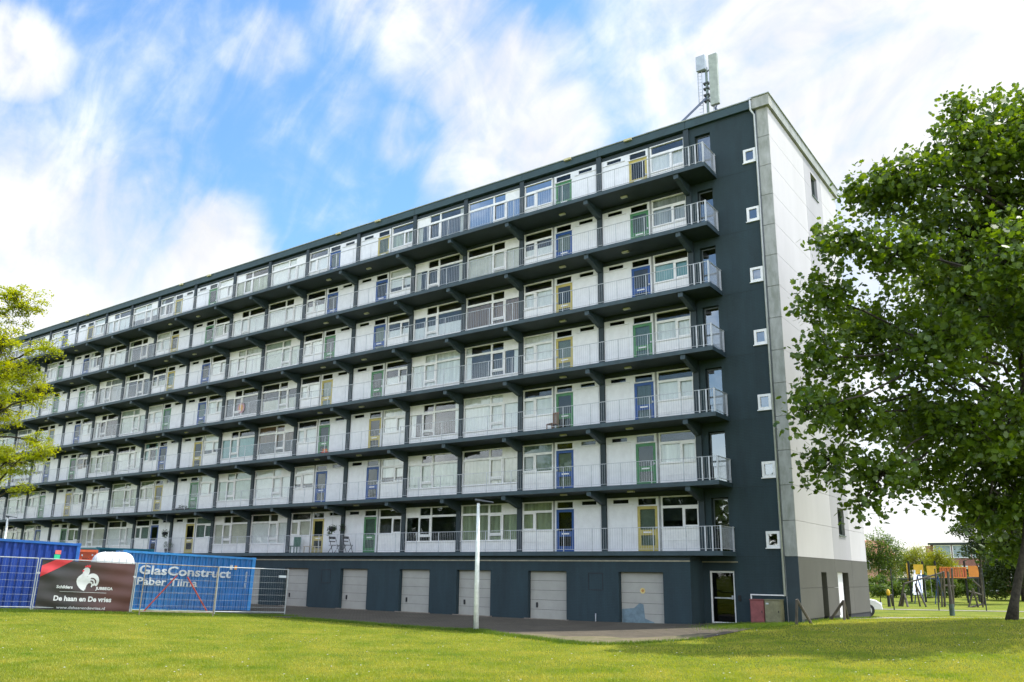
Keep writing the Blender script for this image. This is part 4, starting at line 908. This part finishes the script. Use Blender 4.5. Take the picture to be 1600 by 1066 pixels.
m_gbush = mat('green_bush_leaf', (.13, .20, .03), .5, .3, .8, col2=(.035, .07, .012), translucent=.4)
m_dtree = mat('dark_tree_leaf', (.05, .08, .012), .5, .3, .6, col2=(.02, .038, .006), translucent=.35)
G = 'garden trees behind the playground'
gtree('garden_tree', 1375, 0, 88, [(1372, 850, 0, 22), (1362, 872, 0, 26), (1385, 880, 0, 24), (1395, 860, 0, 16)], m_gbush, 'grey-green garden tree just right of the building end', 'tree', n_cl=170, cl_r=.75, seed=11, group=G)
gtree('garden_tree', 1420, 0, 95, [(1415, 878, 0, 22), (1432, 868, 0, 18), (1405, 890, 0, 18), (1440, 885, 0, 18)], m_ybush, 'pale yellow-green garden tree left of the climbing tower', 'tree', n_cl=170, cl_r=.8, seed=12, group=G)
gtree('garden_tree', 1462, 0, 92, [(1462, 872, 0, 17), (1455, 888, 0, 18), (1475, 885, 0, 17), (1492, 893, 0, 12)], m_ybush, 'bright yellow garden tree before the flat-roofed house', 'tree', n_cl=170, cl_r=.75, seed=13, group=G)
gtree('weeping_birch', 1535, 0, 62, [(1530, 815, 0, 26), (1505, 825, 0, 17), (1560, 800, 2, 35), (1545, 850, 0, 26), (1520, 860, 0, 16), (1590, 830, 3, 40)], m_dtree, 'dark weeping birch hanging between the house and big trunk', 'tree', n_cl=260, cl_r=.6, size=.2, seed=14, group=G, per=42)
gtree('dense_tree', 1600, 0, 75, [(1560, 880, 0, 36), (1600, 870, 0, 45), (1640, 860, 0, 50), (1600, 820, 3, 50), (1545, 900, 0, 25), (1640, 800, 0, 50)], m_dtree, 'dense dark tree filling the space behind the big trunk', 'tree', n_cl=420, cl_r=.9, size=.24, seed=15, group=G, per=70, trunk_r=.2)
gtree('dense_tree', 1700, 0, 80, [(1700, 860, 0, 60), (1760, 840, 0, 60), (1690, 800, 0, 50)], m_dtree, 'dense dark tree at the right edge of the view', 'tree', n_cl=250, cl_r=.9, size=.24, seed=16, group=G, trunk_r=.2)
# hedges
def hedge(px0, px1, d0, d1, ytop, ybot, label, seed):
    a, b = dp(px0, ybot, d0), dp(px1, ybot, d1); a.z = hgt(a.x, a.y); b.z = hgt(b.x, b.y); hh = dp(px0, ytop, d0).z-a.z; n = int((b-a).length/.35); r_ = random.Random(seed); cs = []; rr = []
    for i in range(n):
        for k in range(5): p = a.lerp(b, (i+r_.random())/n); cs.append((p.x-a.x+r_.gauss(0, .45), p.y-a.y+r_.gauss(0, .45), hh*(.15+.75*r_.random()))); rr.append(.5)
    o = empty('hedge', a, 0, label, 'hedge', 'garden hedges'); link('foliage', leaf_mesh('foliage', cs, rr, 120, .2, m_gbush, 'oval', .3, seed, .9), o)
    sm = MB()
    for i in range(0, n, 2): p = a.lerp(b, i/n)-a; sm.tube([(p.x, p.y, -.05), (p.x+r_.gauss(0, .1), p.y, hh*.7)], .03, 5)
    sm.build('stems', m_bark, o)
hedge(1352, 1430, 80, 80, 900, 926, 'clipped green hedge left of the slide', 21); hedge(1440, 1522, 82, 84, 897, 924, 'green hedge under the orange bridge', 22); hedge(1528, 1680, 78, 74, 896, 928, 'tall rounded hedge behind the big tree trunk', 23)
# small bush by the path
gtree('bush', 1375, 0, 60, [(1372, 922, 0, 12), (1382, 926, 0, 10)], m_gbush, 'small round green bush behind the white car', 'bush', n_cl=40, cl_r=.35, size=.12, seed=25, trunk_r=.04)
# woodland behind the photographer, mirrored in the lower windows
cs = []; rr = []; r_ = random.Random(5)
for i in range(760):
    t = r_.random(); x = -230+t*270; cs.append((x, -66-12*r_.random()+x*.06, 1+r_.random()**.8*13)); rr.append(3.2)
tag(link('woodland', leaf_mesh('woodland', cs, rr, 60, 1.5, m_dtree, 'oval', .3, 77)), 'dark green woodland mirrored in the lower windows', 'trees', kind='stuff')

# ---------------------------------------------------------------- houses far right
m_br = brick_mat('red_brick', (.30, .085, .06), (.3, .27, .24), bw=.3, bh=.1); m_br2 = brick_mat('orange_brick', (.48, .22, .13), (.4, .35, .3), bw=.3, bh=.1)
def house_flat():
    a, b = dp(1458, 905, 112), dp(1625, 905, 104); d = (b-a); o = empty('brick_house', (a.x, a.y, 0), math.atan2(d.y, d.x), 'flat-roofed house with white window band above red brick', 'house', 'houses beyond the hedges')
    W_ = d.length; zt = dp(1462, 848, 112).z; zl = dp(1462, 872, 112).z; zm = dp(1462, 884, 112).z
    MB().box(0, .3, 0, W_, 9, zt-.3).build('wall', m_br, o); MB().box(-.2, -.1, zt-.28, W_+.2, 9.2, zt).build('roof', mat('dark_roof_edge', (.04, .05, .05), .6), o)
    MB().box(-.6, .1, zl-.2, -.001, 6, zt-.4).build('end_wall', m_br2, o)
    MB().box(0, .0, zm, W_, .29, zl-.1).build('brick_band', m_br, o); MB().box(0, -.05, zm-.25, W_, .3, zm-.001).build('white_band', m_white, o)
    for i in range(5):
        x0 = .4+i*(W_-.8)/5; x1 = x0+(W_-.8)/5-.15; f = MB(); f.box(x0, .1, zl, x1, .29, zl+.12); f.box(x0, .1, zt-.42, x1, .29, zt-.3); f.box(x0, .1, zl+.12, x0+.1, .29, zt-.42); f.box(x1-.1, .1, zl+.12, x1, .29, zt-.42)
        w_ = f.build('window', m_frame, o); MB().box(x0+.1, .2, zl+.12, x1-.1, .22, zt-.42).build('pane', mat('pale_sky_glass', (.35, .42, .46), .1), w_)
    for i in range(4):
        x0 = .5+i*(W_-.8)/4; f = MB(); f.box(x0, .1, .6, x0+2, .299, zm-.3); w_ = f.build('window', m_frame, o); MB().box(x0+.15, .08, .7, x0+1.85, .099, zm-.4).build('pane', m_black, w_)
house_flat()
def house_left():
    a, b = dp(1335, 905, 118), dp(1402, 905, 118); d = (b-a); o = empty('brick_house', (a.x, a.y, 0), math.atan2(d.y, d.x), 'orange brick house half hidden by the leftmost garden tree', 'house', 'houses beyond the hedges')
    W_ = d.length; zt = dp(1370, 852, 118).z
    MB().box(0, 0, 0, W_, 8, zt-1.6).build('wall', m_br2, o); m = MB(); m.add([(0-.3, -.3, zt-1.6), (W_+.3, -.3, zt-1.6), (W_+.3, 8.3, zt-1.6), (-.3, 8.3, zt-1.6), (-.3, 4, zt+.9), (W_+.3, 4, zt+.9)], [(0, 1, 5, 4), (2, 3, 4, 5), (0, 4, 3), (1, 2, 5), (0, 3, 2, 1)])
    m.build('roof', mat('orange_tiles', (.42, .17, .10), .8, .2, 6), o)
    for i in range(2):
        x0 = .8+i*W_*.5; w_ = MB().box(x0, -.06, 3.2, x0+1.6, -.001, 4.5).build('window', m_frame, o); MB().box(x0+.1, -.08, 3.3, x0+1.5, -.061, 4.4).build('pane', m_black, w_)
house_left()

# ---------------------------------------------------------------- playground
m_dp = mat('dark_play_post', (.022, .024, .026), .6, .2, 4); m_or = mat('orange_play_panel', (.72, .24, .015), .5, .08, 3); m_yl = mat('yellow_play_panel', (.70, .42, .02), .5, .08, 3); m_rd = mat('red_orange_slat', (.62, .13, .03), .5, .1, 3)
DPg = 66
def gp(x, y=None, d=DPg):
    p = dp(x, 930, d); p.z = hgt(p.x, p.y); return p
def zat(x, y, d=DPg): return dp(x, y, d).z
tw = gp(1425); T = empty('climbing_tower', tw, 0, 'yellow and orange climbing tower joined by a slatted bridge', 'play equipment')
def tl_(x, y, d=DPg): return dp(x, y, d)-tw
for x, top, dd in ((1424, 877, 0), (1446, 877, 0), (1466, 876, 0), (1512, 876, 0), (1424, 880, 2.5), (1466, 880, 2.5), (1512, 880, 2.5), (1530, 884, 2.5)):
    a = tl_(x, 930, DPg+dd); a.z = -.1; b = tl_(x, top, DPg+dd); b.x, b.y = a.x, a.y; MB().bar(a, b, .13).build('post', m_dp, T)
def vpanel(mb, x0, x1, yt, yb, d=DPg, d2=None, th=.05):
    d2 = d2 or d; a, b = tl_(x0, yb, d), tl_(x1, yb, d2); zt = tl_(x0, yt, d).z; n = (b-a).cross(Vector((0, 0, 1))).normalized()*th
    b.z = a.z; mb.add([a, b, Vector((b.x, b.y, zt)), Vector((a.x, a.y, zt)), a+n, b+n, Vector((b.x, b.y, zt))+n, Vector((a.x, a.y, zt))+n], [(0, 1, 2, 3), (7, 6, 5, 4), (0, 4, 5, 1), (1, 5, 6, 2), (2, 6, 7, 3), (3, 7, 4, 0)])
m = MB(); vpanel(m, 1428, 1443, 882, 897); vpanel(m, 1449, 1464, 884, 902); vpanel(m, 1418, 1423, 880, 908, DPg+1.5); m.build('yellow_panel', m_yl, T)
m = MB()
for i in range(11): vpanel(m, 1469+i*3.9, 1471.6+i*3.9, 887, 902)
m.build('bridge_slat', m_rd, T)
m = MB(); vpanel(m, 1468, 1510, 885.6, 887.2, DPg-.06); vpanel(m, 1468, 1510, 901.5, 903, DPg-.06); m.build('bridge_rail', m_or, T)
m = MB(); vpanel(m, 1514, 1530, 884, 901.5); m.build('orange_panel', m_or, T)
m = MB(); a, b = tl_(1424, 904), tl_(1530, 902); dd = Vector((-CF.x, -CF.y, 0)).normalized()*-2.2; m.add([a, b, b+dd, a+dd, a+Vector((0, 0, -.1)), b+Vector((0, 0, -.1)), b+dd+Vector((0, 0, -.1)), a+dd+Vector((0, 0, -.1))], [(0, 1, 2, 3), (4, 7, 6, 5), (0, 4, 5, 1), (2, 6, 7, 3), (0, 3, 7, 4), (1, 5, 6, 2)]); m.build('deck', m_dp, T)
# slide, coming towards the camera
sl = MB(); w_ = 5.0
prof = [(898, DPg-.1), (905, DPg-1.0), (915, DPg-2.2), (925, DPg-3.4), (929, DPg-4.4)]
for side in (-1, 1):
    pts = [tl_(1434+side*w_*(1+.1*i), y-2, d) for i, (y, d) in enumerate(prof)]; sl.tube([tl_(1434+side*w_, 891, DPg)]+pts, .06, 6)
vs = []
for i, (y, d) in enumerate(prof): vs += [tl_(1434-w_*(1+.1*i), y, d), tl_(1434+w_*(1+.1*i), y, d), tl_(1434-w_*(1+.1*i), y, d)-Vector((0, 0, .04)), tl_(1434+w_*(1+.1*i), y, d)-Vector((0, 0, .04))]
sl.add(vs, [f for i in range(4) for f in ((4*i, 4*i+1, 4*i+5, 4*i+4), (4*i+2, 4*i+6, 4*i+7, 4*i+3))]); sl.build('slide', mat('polished_slide', (.72, .76, .82), .3, .05, 3), T)
# swing / log frame in weathered wood
def logs(name, label, cat, segs, r=.08, group=None, part='log'):
    b0 = gp(segs[0][0], d=segs[0][2]); o = empty(name, b0, 0, label, cat, group)
    for (x0, y0, d0, x1, y1, d1) in segs:
        a, b = dp(x0, y0, d0), dp(x1, y1, d1)
        if y0 > 938: a.z = hgt(a.x, a.y)-.05
        MB().tube([a-b0, b-b0], r, 7).build(part, m_wood, o)
DW = 56
logs('balance_log', 'sloping dark beam on timber posts before the slide', 'play equipment', [(1404, 945, DW, 1413, 912, DW), (1413, 912, DW, 1472, 895, DW), (1472, 948, DW, 1470, 895, DW), (1438, 948, DW, 1430, 912, DW), (1430, 912, DW, 1447, 948, DW-1)], .06)
logs('log_trestle', 'short splayed timber trestle at the left of the playground', 'play equipment', [(1410, 950, DW, 1413, 928, DW), (1419, 950, DW-1, 1413, 928, DW), (1406, 944, DW+1, 1413, 928, DW)], .07)
logs('timber_swing', 'timber swing frame with a single thick pole', 'play equipment', [(1490, 948, DW, 1487, 888, DW), (1476, 946, DW, 1474, 893, DW), (1474, 915, DW, 1492, 916, DW)], .07)
logs('climbing_net_frame', 'leaning timber frame with curved logs near the big trunk', 'play equipment', [(1513, 946, DW, 1521, 920, DW), (1528, 942, DW, 1520, 920, DW), (1536, 950, DW, 1534, 897, DW), (1510, 941, DW, 1535, 944, DW), (1514, 924, DW, 1535, 930, DW), (1520, 907, DW, 1532, 918, DW)], .06)
logs('stump_post', 'leaning timber stumps right of the yellow-topped post', 'play equipment', [(1396, 950, DW, 1392, 929, DW)], .09)
# yellow-topped post
b0 = gp(1388, d=55); o = empty('spring_post', b0, 0, 'short dark post with a yellow head near the car', 'play equipment'); MB().tube([(0, 0, -.1), (0, 0, zat(1388, 931, 55)-b0.z)], .1, 8).build('post', m_dp, o)
MB().ball((0, 0, zat(1388, 926, 55)-b0.z), .13, 10, 0, (1, 1, 1.7)).build('head', m_yl, o, smooth_=True)
# thin ball-fence posts and the bollard-footed post
for x, d, lb in ((1397, 50, 'thin dark fence post left of the playground'), (1467, 50, 'thin dark fence post in the middle of the playground'), (1541, 50, 'thin dark fence post right of the playground')):
    p = dp(x, 950, d); p.z = hgt(p.x, p.y); zt = dp(x, 890, d).z-p.z; o = empty('fence_post', p, 0, lb, 'post', 'thin fence posts on the far lawn'); MB().tube([(0, 0, -.1), (0, 0, zt)], .035, 7).build('post', m_dp, o); MB().ball((0, 0, zt), .05, 8).build('cap', m_dp, o)
p = dp(1488, 960, 44); p.z = hgt(p.x, p.y); o = empty('path_post', p, 0, 'weathered timber post with a grey-green foot by the path', 'post'); MB().tube([(0, 0, .55), (0, 0, dp(1487, 893, 44).z-p.z)], [.1, .06], 8).build('upper', m_wood, o); MB().tube([(0, 0, -.1), (0, 0, .6)], .13, 10).build('foot', mat('grey_green_foot', (.08, .12, .11), .7, .2, 4), o)
# swing seats
for x, lb in ((1452, 'dark swing seat hanging beside the slide'),):
    b0 = gp(x, d=62); o = empty('swing', b0, 0, lb, 'swing'); zt = zat(x, 900, 62)-b0.z
    for s_ in (-.7, .7): MB().bar((s_-.35, 0, -.05), (s_, 0, zt), .07).bar((s_+.35, 0, -.05), (s_, 0, zt), .07).build('leg', mat('blue_metal', (.03, .08, .2), .4), o)
    MB().bar((-.7, 0, zt), (.7, 0, zt), .08).build('top_bar', mat('blue_metal', (.03, .08, .2), .4), o); MB().bar((-.2, 0, .5), (-.2, 0, zt), .02).bar((.2, 0, .5), (.2, 0, zt), .02).build('chain', m_galv, o); MB().box(-.25, -.1, .46, .25, .1, .5).build('seat', m_black, o)

# ---------------------------------------------------------------- white car, nose showing past the gable
cp_ = dp(1354, 961, 43); cz_ = hgt(cp_.x, cp_.y)
car = empty('parked_car', (cp_.x-1.3, cp_.y-.5, cz_+.0), 0, 'white car whose bonnet shows past the end of the building', 'car'); dirx = Vector((CR.x, CR.y, 0)).normalized(); car.rotation_euler = (0, 0, math.atan2(dirx.y, dirx.x)-R(8))
prof = [(-2.0, .35), (-2.05, .75), (-1.9, .95), (-1.5, 1.02), (-.95, 1.42), (.35, 1.45), (1.0, 1.0), (1.75, .84), (2.0, .65), (2.05, .35)]
secs = []; m = MB(); ys = [(-.85, .88), (-.80, .97), (0, 1.0), (.80, .97), (.85, .88)]; n = len(prof)
for (y, s_) in ys: m.v += [(x*(.985 if abs(y) > .82 else 1), y*(1-.16*sst(.95, 1.45, z)), .35+(z-.35)*s_) for x, z in prof]
for i in range(4):
    for k in range(n): m.f.append((i*n+k, i*n+(k+1) % n, (i+1)*n+(k+1) % n, (i+1)*n+k)); m.m.append(0)
m.f += [tuple(range(n)), tuple(range(4*n, 5*n))[::-1]]; m.m += [0, 0]
m.build('body', mat('white_car_paint', (.75, .76, .77), .2, .02, 2, coat=.6), car, bevel=.04)
for s_ in (-1, 1): MB().add([(-1.2, s_*.83, 1.0), (.75, s_*.83, 1.0), (.2, s_*.78, 1.36), (-.85, s_*.78, 1.36)], [(0, 1, 2, 3)]).build('side_window', m_black, car)
MB().add([(1.0, -.66, 1.02), (1.0, .66, 1.02), (.40, .60, 1.44), (.40, -.60, 1.44)], [(0, 1, 2, 3)]).build('windscreen', m_black, car)
for x in (-1.3, 1.3):
    for y in (-.86, .70):
        wo = MB().tube([(x, y, .32), (x, y+.16, .32)], .32, 20).build('wheel', m_black, car); MB().tube([(x, y-.01, .32), (x, y+.17, .32)], .19, 14).build('rim', m_galv, wo)
for y in (-.68, .5): MB().box(1.90, y, .60, 2.06, y+.2, .72).build('headlight', mat('clear_lamp', (.5, .55, .6), .15), car, bevel=.02)
MB().box(2.0, -.5, .38, 2.07, .5, .5).build('bumper', m_black, car)

# hanging basket on the lowest gallery
c = onw(519, 826, -.9); zb_ = c.z; o = empty('hanging_basket', (c.x, -.9, zb_), 0, 'dark leafy hanging basket beside the ochre door on the lowest gallery', 'hanging basket')
MB().ball((0, 0, -.02), .22, 10, 0, (1, 1, .6)).build('basket', m_black, o); MB().bar((0, 0, 0), (0, 0, 5.6-zb_), .012).build('chain', m_galv, o)
link('foliage', leaf_mesh('foliage', [(0, 0, .05), (-.15, 0, -.1), (.15, 0, -.05), (-.2, 0, -.3)], [.3, .22, .22, .18], 120, .07, m_leafd, 'oval', .3, 31), o)
c = onw(532, 824, -.3); o = empty('wall_basket', (c.x, -.12, c.z), 0, 'small dark plant fixed to the pier beside the hanging basket', 'hanging basket'); MB().ball((0, 0, 0), .12, 8).build('basket', m_black, o)
link('foliage', leaf_mesh('foliage', [(0, -.05, .05), (0, -.05, -.15)], [.2, .18], 110, .06, m_leafd, 'oval', .3, 32), o)

for (nm, x, y, n, lb, kind_) in (('planter', 291, 733, 2, 'long dark planter with low plants on the second gallery', 0), ('potted_bush', 262, 858, 1, 'round dark bush in a pot on the lowest gallery above the sky blue container', 1), ('rubbish_bag', 573, 549, 5, 'small black bag beside the blue door on the fifth gallery', 2), ('toy', 508, 706, 3, 'small red and orange toy before the green door on the third gallery', 3), ('planter', 320, 640, 4, 'small dark planter by a storage door on the fourth gallery', 0)):
    o = on_gallery(nm, x, y, n, lb, {0: 'planter', 1: 'plant pot', 2: 'bag', 3: 'toy'}[kind_])
    if kind_ == 0:
        MB().add([(-.5, -.15, .0), (.5, -.15, .0), (.5, .15, 0), (-.5, .15, 0), (-.56, -.19, .24), (.56, -.19, .24), (.56, .19, .24), (-.56, .19, .24)], [(0, 3, 2, 1), (4, 5, 6, 7), (0, 1, 5, 4), (1, 2, 6, 5), (2, 3, 7, 6), (3, 0, 4, 7)]).build('trough', m_black, o)
        link('foliage', leaf_mesh('foliage', [(-.35, 0, .3), (0, 0, .34), (.35, 0, .3)], [.2, .22, .2], 70, .07, m_leafd, 'oval', .3, 40), o)
    elif kind_ == 1:
        MB().tube([(0, 0, 0), (0, 0, .35)], [.17, .23], 12).build('pot', m_black, o); link('foliage', leaf_mesh('foliage', [(0, 0, .6)], [.36], 320, .07, m_leafd, 'oval', .3, 41), o)
    elif kind_ == 2:
        MB().ball((0, 0, .16), .2, 10, 0, (1.2, .8, .8), .2).build('sack', m_black, o, smooth_=True); MB().tube([(0, 0, .3), (.02, 0, .38)], [.04, .07], 7).build('knot', m_black, o)
    else:
        MB().box(-.2, -.12, .08, .2, .12, .3).build('body', mat('red_plastic', (.6, .06, .03), .4), o, bevel=.03); MB().box(-.12, -.1, .3, .1, .1, .46).build('cab', mat('orange_plastic', (.7, .22, .03), .4), o, bevel=.02)
        for sx in (-.13, .13): MB().tube([(sx, -.14, .08), (sx, .14, .08)], .08, 12).build('wheel', m_black, o)
c = onw(258, 833, -.9); o = empty('hanging_basket', (c.x, -.9, c.z), 0, 'small dark hanging basket above the sky blue container on the lowest gallery', 'hanging basket')
MB().ball((0, 0, -.02), .2, 10, 0, (1, 1, .6)).build('basket', m_black, o); MB().bar((0, 0, 0), (0, 0, 5.6-c.z), .012).build('chain', m_galv, o)
link('foliage', leaf_mesh('foliage', [(0, 0, .05), (0, 0, -.18)], [.28, .2], 140, .07, m_leafd, 'oval', .3, 42), o)

# ---------------------------------------------------------------- grass blades and tufts
def blades(name, pts, hmin, hmax, wd, m_, seed, label, lean=.35):
    r = np.random.default_rng(seed); P = np.asarray(pts, float); n = len(P); hh = hmin+(hmax-hmin)*r.random(n); an = r.random(n)*2*np.pi; a = np.stack([np.cos(an), np.sin(an), 0*an], 1); le = r.normal(size=(n, 3))*lean; le[:, 2] = 1; le /= np.linalg.norm(le, axis=1)[:, None]
    V = np.empty((n, 3, 3)); V[:, 0] = P-a*wd/2; V[:, 1] = P+a*wd/2; V[:, 2] = P+le*hh[:, None]
    me = bpy.data.meshes.new(name); me.vertices.add(n*3); me.vertices.foreach_set('co', V.reshape(-1).astype(np.float32)); me.loops.add(n*3); me.loops.foreach_set('vertex_index', np.arange(n*3, dtype=np.int32)); me.polygons.add(n)
    me.polygons.foreach_set('loop_start', np.arange(0, n*3, 3, dtype=np.int32)); me.polygons.foreach_set('loop_total', np.full(n, 3, dtype=np.int32)); me.update(); me.validate(); me.materials.append(m_)
    return tag(link(name, me), label, 'grass', kind='stuff')
m_blade = mat('grass_blade', (.42, .38, .065), .6, .3, .7, col2=(.12, .21, .008), translucent=.4); m_long = mat('long_grass_blade', (.13, .20, .018), .6, .3, .5, col2=(.06, .12, .008), translucent=.4)
rg = np.random.default_rng(3); pts = []
Fh = np.array([CF.x, CF.y])/math.hypot(CF.x, CF.y); Rh = np.array([Fh[1], -Fh[0]])
while len(pts) < 200000:
    dd = 15+30*rg.random(20000)**1.5; lt = (rg.random(20000)-.5)*1.42*dd; X = CX+Fh[0]*dd+Rh[0]*lt; Y = CY+Fh[1]*dd+Rh[1]*lt
    for x, y in zip(X, Y):
        if x < -.6 and y > edge_y(x): continue
        if x >= -.6 and x < 0.05 and y > -.1: continue
        if x >= 0 and x < 9 and 3.5+x*.8 < y < 12.5+x*.9: continue
        pts.append((x, y, hgt(x, y)))
blades('lawn_grass', pts, .025, .06, .022, m_blade, 4, 'short mown grass of the front lawn')
pts = []
for i in range(26000):
    t = rg.random()*4; k = min(3, int(t)); p = FP[k].lerp(FP[k+1], t-k); x = p.x+rg.normal()*.28+.1; y = p.y+rg.normal()*.28; pts.append((x, y, hgt(x, y)))
for i in range(16000): x = -18+17.4*rg.random(); y = edge_y(x)+rg.normal()*.15-.02; pts.append((x, y, hgt(x, y)))
for i in range(9000):
    x, y = -1.3+rg.normal()*.75, -1.6+rg.normal()*1.1+(-.5)
    pts.append((x, y, hgt(x, y)))
for i in range(2500): a = rg.normal()*.3; x, y = -8.45+a, -9.6+rg.normal()*.22; pts.append((x, y, hgt(x, y)))
for i in range(1500): x, y = .05+abs(rg.normal())*.25, 11.5*rg.random()-.3; pts.append((x, y, hgt(x, y)))
blades('long_grass', pts, .04, .14, .02, m_long, 6, 'unmown long grass along the fence and paving edges', .45)

# a few daisies in the lawn
rd = random.Random(8); dm = MB()
for i in range(170):
    d_ = 15+14*rd.random(); l_ = (rd.random()-.5)*1.4*d_; x = CX+Fh[0]*d_+Rh[0]*l_; y = CY+Fh[1]*d_+Rh[1]*l_
    if y > edge_y(min(x, -.6)) and x < -.6 or y > -2: continue
    z = hgt(x, y)+.055; rr_ = .012+.008*rd.random(); dm.tube([(x, y, z), (x, y, z+.006)], rr_, 5)
tag(dm.build('daisies', m_white), 'tiny white daisies scattered in the front lawn', 'flowers', kind='stuff')
